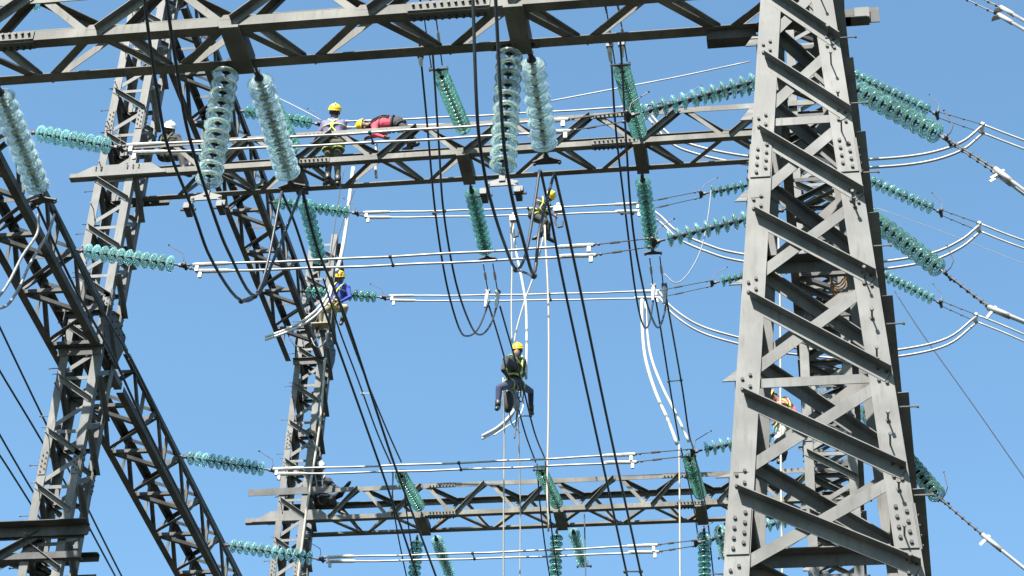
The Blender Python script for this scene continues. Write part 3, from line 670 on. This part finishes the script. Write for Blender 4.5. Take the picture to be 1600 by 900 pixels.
cable('jumper', 'jumper cable', 'left grey jumper cable curving in from the left edge', pp([(60, 335), (58, 365), (35, 400), (5, 455), (-40, 500)], 'x', XA[0]-.17), .0165, 'wire_grey', JG)
cable('jumper', 'jumper cable', 'right grey jumper cable curving in from the left edge', pp([(85, 335), (75, 365), (48, 410), (27, 455), (3, 481), (-40, 470)], 'x', XA[0]+.17), .0165, 'wire_grey', JG)
for x, l, r_, n in ((-8.98, [(614, 737), (615, 795), (635, 900), (660, 1000)], [(632, 735), (634, 790), (652, 900), (680, 1000)], 'leftmost'), (-5.98, [(839, 724), (845, 800), (859, 900), (880, 1000)], [(852, 720), (859, 800), (872, 900), (895, 1000)], 'middle'), (-2.97, [(1064, 700), (1085, 800), (1098, 900), (1112, 1000)], [(1084, 705), (1104, 800), (1115, 900), (1130, 1000)], 'rightmost')):
    jump(x, l, r_, 'dropping past the far beam, %s phase' % n, .015)
# white sockets where the jumpers meet the conductors
def socket(p, q, label):
    root = thing('dead_end_clamp', label, 'conductor clamp', p, 'white clamps joining conductors and jumper loops')
    m = MB(); p, q = V(p), V(q); m.tube([p, p.lerp(q, .3), q], [.03, .04, .022], 8); m.build('sleeve', 'bright', root)
    m = MB(); m.box(p, X, Y, Z, .09, .07, .05); m.build('bolted_pad', 'fitting', root)
for (p, q, x, l) in (((762, 455), (758, 480), -6.05, 'left white clamp at the loop left of centre'), ((778, 456), (775, 482), -5.71, 'right white clamp at the loop left of centre'),
    ((1021, 446), (1020, 470), -3.12, 'left white clamp at the loop near the nearest tower'), ((1038, 446), (1038, 474), -2.78, 'right white clamp at the loop near the nearest tower'),
    ((952, 72), (954, 96), -3.12, 'left grey clamp above the narrow loop under the top beam'), ((971, 70), (972, 90), -2.78, 'right grey clamp above the narrow loop under the top beam'),
    ((657, 88), (658, 104), -6.05, 'white clamp above the wide loop under the top beam')):
    socket(at(*p, 'x', x), at(*q, 'x', x), l)
# links from string yokes to conductors
def links(x, y1, pts, label, g=.17):
    root = thing('turnbuckle', label, 'turnbuckle', at(*pts[0], 'x', x), 'turnbuckles between strings and conductors')
    a, b = at(*pts[0], 'x', x), at(*pts[1], 'x', x); m = MB(); m.tube([a, b], .011, 6); m.build('rod', 'fitting', root)
    m = MB(); m.tube([a.lerp(b, .3), a.lerp(b, .35), a.lerp(b, .6), a.lerp(b, .65)], [.012, .024, .024, .012], 8); m.build('barrel', 'bright', root)
for x, a, b, l in ((-6.02, (755, 412), (762, 452), 'left turnbuckle below the open-sky string left of centre'), (-5.74, (770, 412), (777, 452), 'right turnbuckle below the open-sky string left of centre'),
    (-3.09, (1015, 402), (1020, 444), 'left turnbuckle below the green string by the nearest tower'), (-2.81, (1031, 401), (1036, 443), 'right turnbuckle below the green string by the nearest tower'),
    (-6.02, (674, 106), (662, 22), 'left turnbuckle above the open-sky string left of centre'), (-5.74, (691, 102), (680, 18), 'right turnbuckle above the open-sky string left of centre'),
    (-3.09, (961, 100), (948, 18), 'left turnbuckle above the green string by the nearest tower'), (-2.81, (980, 96), (967, 14), 'right turnbuckle above the green string by the nearest tower')):
    links(x, 0, (a, b), l)
ypair(-5.88, [(662, 30), (655, -10), (648, -60)], [(680, 25), (667, -20), (660, -60)], 'cut off by the top edge left of centre')
ypair(-2.95, [(948, 20), (942, -10), (930, -60)], [(967, 16), (960, -10), (948, -60)], 'cut off by the top edge right of centre')

# ------------------------------------------------------------------ thin far wires
TW = 'thin distant wires'
cable('wire', 'wire', 'thin white wire rising from the middle beam to the nearest tower', pp([(850, 160), (960, 139), (1060, 120), (1172, 96)], 'y', 33), .014, 'alu', TW)
cable('wire', 'wire', 'thin pale wire slanting down to the man in faded purple', pp([(428, 150), (465, 168), (506, 190)], 'y', 31), .009, 'alu', TW)
for pts, n in (([(-20, 470), (0, 512), (70, 658), (190, 900), (240, 990)], 'upper'), ([(-20, 540), (0, 580), (80, 715), (180, 900)], 'second'), ([(-20, 640), (0, 680), (65, 790), (110, 850)], 'third'), ([(-20, 690), (0, 712), (70, 822)], 'lowest')):
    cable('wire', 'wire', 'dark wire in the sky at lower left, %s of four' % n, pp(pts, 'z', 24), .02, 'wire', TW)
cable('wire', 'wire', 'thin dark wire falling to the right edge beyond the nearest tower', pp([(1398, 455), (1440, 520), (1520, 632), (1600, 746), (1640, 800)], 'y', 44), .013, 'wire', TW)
cable('wire', 'wire', 'faint grey wire behind the strings at the right edge', pp([(1370, 325), (1480, 365), (1600, 412), (1650, 430)], 'y', 60), .010, 'wire_grey', TW)
cable('wire', 'wire', 'thin grey wire looping beside the nearest tower', pp([(1112, 290), (1106, 340), (1095, 390), (1075, 428), (1056, 442), (1038, 428)], 'y', 33), .011, 'wire_grey', TW)

# ------------------------------------------------------------------ people
def capsule(m, a, b, ra, rb, k=10):
    a, b = V(a), V(b); n = 5; pts = []; rs = []
    m.tube([a.lerp(b, i/n) for i in range(n+1)], [ra+(rb-ra)*i/n for i in range(n+1)], k); m.ball(a, ra, k); m.ball(b, rb, k)
def person(label, ax, val, J, top, legs, helmet='helmet_yellow', boots='boot', harness='hivis', face=None, arm=None, group='line workers in helmets', s=1.0):
    """J: joint -> (px, py, depth offset); body grown as one closed surface round the joints"""
    j = {}
    for k, p in J.items():
        d = ray(p[0], p[1]).normalized(); q = at(p[0], p[1], ax, val); j[k] = q+d*(p[2] if len(p) > 2 else 0)
    pel = j['pelvis']; root = thing('person', label, 'person', pel, group)
    up = (j['neck']-pel).normalized(); sh = (j['shr']-j['shl']); sh = sh.normalized() if sh.length > .05 else X
    shc = (j['neck']); hw = .17*s
    SL, SR = j['shl'], j['shr']
    fr = sh.cross(up).normalized()
    if face is not None and fr.dot(V(face)) < 0: fr = -fr
    seg = []   # (material index, a, b, ra, rb)
    hipl, hipr = pel-sh*.09*s, pel+sh*.09*s
    chest = pel.lerp(j['neck'], .62); waist = pel.lerp(j['neck'], .28)
    T, Lg, Sk, Bt, Ar = 0, 1, 2, 3, 4
    seg += [(T, chest-sh*.09, chest+sh*.09, .125*s, .125*s), (T, waist-sh*.05, waist+sh*.05, .115*s, .115*s), (T, waist-sh*.06, chest-sh*.08, .112*s, .12*s), (T, waist+sh*.06, chest+sh*.08, .112*s, .12*s),
            (T, SL, SR, .072*s, .072*s), (T, chest-sh*.09, SL, .11*s, .072*s), (T, chest+sh*.09, SR, .11*s, .072*s), (T, chest, j['neck'], .1*s, .06*s), (Lg, hipl, hipr, .115*s, .115*s), (Lg, pel, waist, .125*s, .11*s)]
    hc = j['head']; seg += [(Sk, j['neck'], hc, .055*s, .062*s)]
    for sd_, hp in (('l', hipl), ('r', hipr)):
        kn, an, to = j['kn'+sd_], j['an'+sd_], j['to'+sd_]
        seg += [(Lg, hp, kn, .098*s, .066*s), (Lg, kn, an.lerp(kn, .12), .066*s, .047*s)]
        el, wr = j['el'+sd_], j['wr'+sd_]; so_ = j['sh'+sd_]
        seg += [(Ar, so_, el, .058*s, .045*s), (Ar, el, wr, .044*s, .032*s)]
        hd = (wr-el).normalized(); seg += [(Sk, wr, wr+hd*.055, .03*s, .036*s)]
    m = MB()
    for mi, a, b, ra, rb in seg: capsule(m, a, b, ra, rb)
    # skull and jaw
    fwd = (j['look']-hc).normalized() if 'look' in j else fr
    hup = (hc-j['neck']).normalized(); hup = (hup-fwd*hup.dot(fwd)).normalized(); hs = fwd.cross(hup)
    rot = Matrix((hs, fwd, hup)).transposed()
    m.ball(hc+hup*.035, .098*s, 12, (.86, 1.05, 1.1), rot); m.ball(hc-hup*.045+fwd*.025, .07*s, 10, (.85, .95, .95), rot)
    seg.append((Sk, hc-hup*.06, hc+hup*.1, .1, .1))
    off = V(pel); tmp = bpy.data.objects.new('tmp', m.mesh('tmp', 'skin', off)); COL.objects.link(tmp)
    md = tmp.modifiers.new('r', 'REMESH'); md.mode = 'VOXEL'; md.voxel_size = .013
    ms = tmp.modifiers.new('s', 'SMOOTH'); ms.iterations = 3; ms.factor = .5
    dg = bpy.context.evaluated_depsgraph_get(); me = bpy.data.meshes.new_from_object(tmp.evaluated_get(dg)); bpy.data.objects.remove(tmp)
    me.materials.clear()
    for k in (top, legs, 'skin', boots, arm or top): me.materials.append(M[k])
    def dist(p, a, b):
        ab = b-a; t = max(0, min(1, (p-a).dot(ab)/max(1e-9, ab.length_squared))); return (p-a-ab*t).length
    sg = [(mi, a-off, b-off, (ra+rb)/2) for mi, a, b, ra, rb in seg]
    for p in me.polygons:
        c = p.center; p.material_index = min(sg, key=lambda q: dist(c, q[1], q[2])-q[3])[0]; p.use_smooth = True
    # five fingers on each hand, rooted in the palm, curled
    f = MB(); f.cur = 2
    for sd_ in 'lr':
        el, wr = j['el'+sd_], j['wr'+sd_]; hd = (wr-el).normalized(); side = hd.cross(up); side = side.normalized() if side.length > .1 else hd.orthogonal().normalized(); pal = hd.cross(side).normalized()
        for i, ln in enumerate((.066, .075, .070, .055)):
            b = wr+hd*.07+side*((i-1.5)*.018); p1 = b+hd*ln*.5+pal*.006; p2 = p1+hd*ln*.25+pal*ln*.4; f.tube([b-hd*.03, b, p1, p2], [.009, .0095, .0085, .007], 6)
        b = wr+hd*.03-side*.028; f.tube([b, b-side*.022+hd*.025, b-side*.02+hd*.055+pal*.02], [.011, .010, .008], 6)
    fm = f.mesh('f', 'skin', off, True); bm = bmesh.new(); bm.from_mesh(me); bm.from_mesh(fm); bm.to_mesh(me); bm.free(); bpy.data.meshes.remove(fm)
    body = bpy.data.objects.new('body', me); COL.objects.link(body); body.parent = root
    # boots
    for sd_ in 'lr':
        an, to = j['an'+sd_], j['to'+sd_]; kn = j['kn'+sd_]; m = MB(); sh_ = (an-kn).normalized(); td = (to-an).normalized()
        q = an.lerp(kn, .28); m.tube([q, an.lerp(kn, .1), an+sh_*.02], [.056, .054, .05], 10); base = an+sh_*.045
        m.tube([base-td*.07, base-td*.03, base+td*.05, base+td*.13, base+td*.185], [.03, .045, .044, .042, .022], 10); m.ball(an+sh_*.03, .05, 8)
        m.build('boot', boots, root, True)
    # helmet: dome, peak, rim
    m = MB(); c = hc+hup*.045; prof = []
    for i in range(9):
        a = math.pi/2*i/8; prof.append((.122*math.cos(a)*1.0, .115*math.sin(a)))
    k = 20; vs = []; fs = []
    for r, z in [(.118, -.012), (.132, -.006)]+prof:
        for t in range(k):
            an_ = 2*math.pi*t/k; vs.append(c+hs*(r*math.cos(an_)*.93)+fwd*(r*math.sin(an_)*1.12)+hup*(z+.0))
    for i in range(len(prof)+1):
        for t in range(k): fs.append([i*k+t, i*k+(t+1) % k, (i+1)*k+(t+1) % k, (i+1)*k+t])
    m.add(vs, fs)
    m.plate([c+hs*x+fwd*y-hup*.008 for x, y in ((-.09, .09), (-.06, .165), (0, .185), (.06, .165), (.09, .09))], hup, .008)
    m.tube([c+hup*.112-fwd*.10+hup*-.02, c+hup*.124, c+hup*.112+fwd*.10-hup*.02], .010, 6)
    hm = m.build('helmet', helmet, root, True)
    m = MB(); m.tube([c+hs*.09, hc-hup*.09+hs*.05+fwd*.03, hc-hup*.105+fwd*.05, hc-hup*.09-hs*.05+fwd*.03, c-hs*.09], .006, 6); m.build('chin_strap', 'dark', root)
    # face and ears
    m = MB(); m.ball(hc-hup*.012+fwd*.108, .018, 8, (.8, 1, 1.3), rot); m.build('nose', 'skin', root, True)
    for q in (-1, 1):
        m = MB(); m.ball(hc+hup*.015+fwd*.093+hs*q*.034, .013, 8); m.build('eye', 'dark', root, True)
        m = MB(); m.ball(hc-hup*.005+hs*q*.085, .026, 8, (.4, .8, 1.2), rot); m.build('ear', 'skin', root, True)
    m = MB(); m.box(hc-hup*.055+fwd*.098, hs, fwd, hup, .045, .012, .010); m.build('mouth', 'dark', root)
    m = MB(); m.ball(hc+hup*.02-fwd*.02, .1, 10, (.9, 1.03, .95), rot); m.build('hair', 'hair', root, True)
    # harness: belt, shoulder straps, thigh loops
    if harness:
        def ring(c, n, r, rr=.014, squ=1.0, w=None):
            n = n.normalized(); u = (w-n*w.dot(n)).normalized() if w else n.orthogonal().normalized(); v = n.cross(u)
            m.tube([c+u*(r*squ*math.cos(t))+v*(r*math.sin(t)) for t in [2*math.pi*i/16 for i in range(17)]], rr, 6)
        m = MB(); ring(pel.lerp(j['neck'], .16), up, .142*s, .022, 1.42, sh)
        for q in (-1, 1):
            S_ = (SL if q < 0 else SR).lerp(j['neck'], .35)
            m.tube(smooth([waist+fr*.13+sh*q*.07, chest+fr*.14+sh*q*.07, S_+up*.075+fr*.02, chest-fr*.14-sh*q*.02, waist-fr*.135+sh*q*.08]), .016, 6)
            hp = hipl if q < 0 else hipr; kn = j['knl' if q < 0 else 'knr']; ring(hp.lerp(kn, .3), kn-hp, .10*s, .016)
        ring(chest, up, .142*s, .012, 1.5, sh)
        m.build('harness', harness, root, True)
    return root, j
def standoff(root, name, a, b, r, mt):
    m = MB(); m.tube([a, b], r, 6); return m.build(name, mt, root)

P = {}
P[1] = person('person in white helmet sitting at the left end of the middle beam', 'y', 27.9,
    dict(head=(265, 203), neck=(264, 212), shl=(254, 216, .05), shr=(277, 215, -.05), pelvis=(262, 243), ell=(252, 229), wrl=(262, 238, -.15), elr=(284, 226, -.1), wrr=(295, 220, -.2), knl=(283, 243, -.3), knr=(292, 239, -.15), anl=(288, 268, -.35), anr=(298, 262, -.2), tol=(296, 271, -.4), tor=(306, 265, -.2), look=(267, 205, -.6)), 'dark', 'dark', 'helmet_white', harness='olive')
P[2] = person('person in yellow helmet and faded purple shirt standing on the middle beam, back turned', 'y', 27.55,
    dict(head=(523, 176), neck=(522, 187), shl=(507, 194), shr=(536, 193), pelvis=(521, 226), ell=(499, 208, .05), wrl=(492, 220, .25), elr=(540, 210, .05), wrr=(537, 222, .3), knl=(514, 253, .05), knr=(527, 254, .02), anl=(512, 281, .12), anr=(528, 284, .12), tol=(505, 286, .35), tor=(532, 289, .35), look=(524, 177, .8)), 'purple', 'olive', 'helmet_yellow', arm='purple', face=(0, 1, 0))
P[3] = person('person in red shirt and yellow helmet lying bent over the middle beam', 'y', 27.95,
    dict(head=(570, 196), neck=(580, 196), shl=(586, 199, -.12), shr=(588, 193, .15), pelvis=(621, 193), ell=(584, 210, -.3), wrl=(598, 214, -.3), elr=(602, 209, .1), wrr=(580, 214, .1), knl=(637, 205, -.15), knr=(641, 207, .1), anl=(648, 222, .05), anr=(640, 228, .2), tol=(640, 224, .15), tor=(632, 230, .3), look=(566, 204, -.2)), 'red', 'dark', 'helmet_yellow', harness='dark')
P[4] = person('person in navy shirt and yellow helmet leaning left on the conductors under the top-centre strings', 'y', 34.56,
    dict(head=(858, 308), neck=(853, 313), shl=(840, 312, -.1), shr=(856, 320, .1), pelvis=(839, 339), ell=(835, 322, -.1), wrl=(843, 326, -.25), elr=(858, 331, -.1), wrr=(866, 336, -.2), knl=(852, 346, -.25), knr=(856, 350, .0), anl=(844, 366, -.2), anr=(856, 369, .1), tol=(837, 369, -.25), tor=(862, 372, .15), look=(852, 316, -.5)), 'navy', 'dark', 'helmet_yellow')
P[5] = person('person in royal blue shirt and khaki trousers sitting at the crossing below the left strings', 'y', 37.3,
    dict(head=(532, 434), neck=(532, 444), shl=(523, 449, .05), shr=(543, 450, -.05), pelvis=(521, 480), ell=(514, 462, -.1), wrl=(519, 470, -.3), elr=(547, 464, -.1), wrr=(531, 472, -.25), knl=(502, 487, -.35), knr=(540, 480, -.35), anl=(501, 508, -.2), anr=(535, 500, -.1), tol=(493, 512, -.35), tor=(532, 506, -.3), look=(529, 440, -.6)), 'blue', 'khaki', 'helmet_yellow')
P[6] = person('person in yellow helmet hanging in a harness below the conductors at the centre', 'x', -5.95,
    dict(head=(809, 548), neck=(804, 556), shl=(791, 562, -.1), shr=(817, 564, .08), pelvis=(803, 598), ell=(786, 578, -.15), wrl=(795, 590, -.3), elr=(821, 582, -.05), wrr=(812, 592, -.25), knl=(780, 606, -.3), knr=(829, 611, -.25), anl=(778, 634, -.2), anr=(830, 642, -.1), tol=(766, 643, -.3), tor=(842, 648, -.2), look=(822, 552, -.02)), 'dark', 'navy', 'helmet_yellow')
P[7] = person('person in white helmet and dark clothes sitting at the left end of the far beam', 'y', 40.4,
    dict(head=(501, 731), neck=(500, 742), shl=(490, 750), shr=(514, 751), pelvis=(503, 781), ell=(484, 763, -.1), wrl=(493, 768, -.3), elr=(522, 759, -.1), wrr=(530, 764, -.3), knl=(519, 779, -.4), knr=(532, 773, -.2), anl=(530, 797, -.2), anr=(540, 762, -.0), tol=(540, 802, -.2), tor=(544, 757, -.1), look=(504, 739, -.7)), 'dark', 'dark', 'helmet_white', harness='grey_cloth')
P[8] = person('person in orange-yellow helmet and red shirt inside the nearest tower', 'y', 27.2,
    dict(head=(1208, 622), neck=(1218, 627), shl=(1223, 634, -.12), shr=(1228, 628, .15), pelvis=(1225, 662), ell=(1221, 648, -.2), wrl=(1212, 656, -.3), elr=(1240, 640, .05), wrr=(1244, 652, -.1), knl=(1217, 684, -.2), knr=(1229, 686, 0), anl=(1213, 708, 0), anr=(1224, 712, .1), tol=(1206, 713, -.1), tor=(1218, 717, 0), look=(1203, 630, -.4)), 'red', 'pale_cloth', 'helmet_yellow')
# gear of the hanging man and seats
j6 = P[6][1]
root = thing('tool_bag', 'bulging grey canvas bag hung below the belt of the hanging man', 'tool bag', j6['pelvis']-Z*.35)
m = MB(); c = j6['pelvis']-Z*.34-FW*.12; m.ball(c, .13, 12, (.8, .7, 1.5)); m.ball(c+X*.07-Z*.14, .09, 10, (.8, .8, 1.5)); m.build('bag', 'grey_cloth', root, True)
for k in range(7):
    aa = j6['pelvis']+X*(-.16+.05*k)-FW*.16; m = MB(); L_ = .25+.09*((k*5) % 4)
    m.tube(smooth([aa, aa+X*.05-Z*L_*.6, aa+X*.02-Z*L_, aa-X*.05-Z*L_*.7, aa-X*.03-Z*.05]), .011, 6); m.build('cord', ('rope', 'dark', 'rope_dark', 'white')[k % 4], root, True)
m = MB(); m.tube([c+Z*.2-X*.08, j6['pelvis']-X*.05, c+Z*.2+X*.1], .012, 6); m.build('strap', 'dark', root)
root = thing('tool_bag', 'dark holster bag dangling left under the hanging man', 'tool bag', at(794, 625, 'x', -5.95))
m = MB(); c = at(794, 628, 'x', -5.95); m.ball(c, .14, 10, (.75, .7, 1.7)); m.build('bag', 'dark', root, True); m = MB(); m.tube([c+Z*.2, j6['pelvis']-X*.1], .01, 6); m.build('strap', 'dark', root)
for s_ in (-1, 1):
    c = at(755, 683+s_*1.8, 'x', -6.2)
    cable('cable', 'cable', '%s short white cable end curving under the hanging man' % ('upper' if s_ < 0 else 'lower'), pp([(754, 683+s_*2.2), (776, 671+s_*2.4), (793, 656+s_*2.4), (804, 640+s_*1.5), (809, 615)], 'x', -6.2), .024, 'white', 'loose white conductor ends')
b = at(513, 503, 'y', 37.0); root = thing('seat_board', 'small pale seat board under the man in royal blue', 'seat', b)
m = MB(); m.box(b+V((-.14, 0, -.08)), X, Y, Z, .42, .22, .03); m.build('board', 'khaki', root)
for s_ in (-1, 1):
    m = MB(); m.tube([b+V((-.12+s_*.18, 0, -.07)), b+V((0, .1, 1.25))], .010, 6); m.build('rope', 'rope_dark', root)
LG = 'loose white conductor ends'
for w, dx, dy in (('upper', 0, -2.2), ('lower', 3.5, 2.2)):
    cable('cable', 'cable', '%s stiff white cable sweeping left across the crossing tower from the man in blue' % w, pp([(516+dx, 446), (511+dx, 463+dy), (497+dx, 484+dy), (475+dx, 502+dy), (450, 516+dy), (414, 529+dy)], 'y', 36.6), .026, 'white', LG)
cable('cable', 'cable', 'stiff white cable falling in a long curve beside the nearest tower, outer strand', [at(x, y, 'y', 37.1) for i, (x, y) in enumerate([(1003, 468), (1004, 515), (1009, 562), (1024, 612), (1043, 655), (1058, 694)])], .036, 'white', LG)
cable('cable', 'cable', 'stiff white cable falling in a long curve beside the nearest tower, inner strand', [at(x, y, 'y', 37.25) for i, (x, y) in enumerate([(1009, 472), (1011, 515), (1018, 560), (1036, 607), (1058, 650), (1076, 690)])], .030, 'white', LG)
cable('cable', 'cable', 'thick pale cable hoisted up to the middle beam above the man in blue', pp([(552, 262), (546, 310), (540, 360), (533, 400), (526, 426)], 'y', 36.9), .045, 'white', LG)
cable('cable', 'cable', 'short thick pale cable hanging through the middle beam', pp([(588, 225), (587, 262), (588, 278)], 'y', 28.1), .025, 'white', LG)
RGp = 'work ropes hanging from the gantries'
cable('rope', 'rope', 'long beige rope hanging straight from the man in navy', pp([(851, 352), (857, 480), (857, 640), (855, 760), (857, 830)], 'y', 34.3), .019, 'rope', RGp)
cable('rope', 'rope', 'pale rope falling from the hanging man, left one', pp([(786, 590), (788, 680), (787, 800), (787, 940)], 'x', -6.0), .014, 'rope', RGp)
cable('rope', 'rope', 'pale rope falling from the hanging man, right one', pp([(808, 620), (811, 700), (813, 800), (812, 940)], 'x', -5.9), .012, 'rope', RGp)
cable('rope', 'rope', 'white rope from the navy-shirted man down past the hanging helmet', pp([(801, 350), (806, 390), (816, 440), (822, 480), (823, 540), (822, 592)], 'y', 34.6), .026, 'white', RGp)
cable('rope', 'rope', 'thin white rope crossing to the hanging man from the upper right', pp([(849, 370), (836, 425), (820, 470), (806, 520), (803, 552)], 'y', 34.6), .017, 'rope', RGp)
cable('rope', 'rope', 'faint rope dropping vertically left of the hanging man', pp([(797, 340), (800, 400), (799, 480), (800, 535)], 'y', 34.7), .014, 'rope', RGp)
cable('rope', 'rope', 'pale rope falling from the pair of strings right of centre', pp([(1061, 695), (1062, 780), (1063, 940)], 'x', -3.1), .018, 'rope', RGp)
cable('rope', 'rope', 'pale rope hanging down along the far left-centre tower', pp([(508, 560), (502, 640), (496, 690), (480, 790), (462, 930)], 'y', 39.2), .026, 'rope', RGp)
cable('rope', 'rope', 'thin pale rope hanging inside the nearest tower by its left legs', pp([(1216, 350), (1219, 480), (1220, 700), (1223, 940)], 'y', 26.8), .016, 'rope', RGp)
cable('rope', 'rope', 'dark rope slanting below the middle beam left of centre, steeper one', pp([(538, 262), (530, 305), (519, 380), (513, 425)], 'y', 36.8), .012, 'rope_dark', RGp)
cable('rope', 'rope', 'dark rope slanting below the middle beam left of centre, flatter one', pp([(556, 292), (538, 340), (520, 395), (508, 440)], 'y', 36.8), .012, 'rope_dark', RGp)
cable('rope', 'rope', 'dark rope tail hanging below the hanging man', pp([(808, 640), (806, 665), (804, 685)], 'x', -5.9), .014, 'rope_dark', RGp)
cable('rope', 'rope', 'dark thin rope under the far beam right of the middle strings', pp([(913, 800), (914, 850), (915, 900), (914, 940)], 'y', 40.4), .014, 'rope_dark', RGp)
for i, (a, b) in enumerate(((0, 'left'), (1, 'right'))):
    cable('rope', 'rope', '%s slack loop of cord below the man in royal blue' % b, pp([(500+14*a, 508), (494+16*a, 530), (478+22*a, 542), (462+30*a, 540), (452+34*a, 528)], 'y', 37.0), .014, 'wire_grey' if a else 'rope_dark', 'slack cords below the man in royal blue')
# tackle hooks on the conductors right of the navy-shirted man
for (p, l) in (((872, 330), 'shiny clamp hooked on the conductors right of the navy-shirted man'), ((803, 345), 'pale clamp hooked on the conductors left of the navy-shirted man')):
    c = at(*p, 'y', 34.4); root = thing('hoist_clamp', l, 'hoist clamp', c, 'hoist clamps on the conductors')
    m = MB(); m.box(c+Z*.05, X, Y, Z, .16, .1, .12); m.ball(c+Z*.15, .06, 8); m.build('body', 'bright', root)
    m = MB(); m.tube([c-Z*.02-X*.03, c-Z*.28-X*.05, c-Z*.42+X*.02, c-Z*.40+X*.10, c-Z*.26+X*.10], .022, 8); m.build('hook', 'fitting', root)
# coil of rope and hoist inside the near tower's silhouette
c = at(1308, 436, 'y', 26.6); root = thing('rope_coil', 'orange brown rope coil hung inside the nearest tower', 'rope coil', c)
m = MB()
for k in range(6):
    r = .10+.012*k; m.tube([c+V((math.cos(t)*r*.9+.008*k, math.sin(t*2+k)*.02+k*.018-.05, math.sin(t)*r*1.35-.02*k)) for t in [2*math.pi*i/20 for i in range(21)]], .012, 6)
m.build('coil', 'rope_orange', root, True); m = MB(); m.tube([c+Z*.15, c+Z*.5], .01, 6); m.build('hanger', 'rope_orange', root)
cable('cable', 'cable', 'thin white cable tail hanging from the belt of the hanging man', pp([(812, 612), (818, 632), (808, 655), (790, 668), (772, 680)], 'x', -6.0), .014, 'white', LG)
cable('cable', 'cable', 'loose grey cable end hooked over the left boot side of the hanging man', pp([(800, 610), (796, 640), (800, 662), (812, 676)], 'x', -6.0), .012, 'wire_grey', LG)
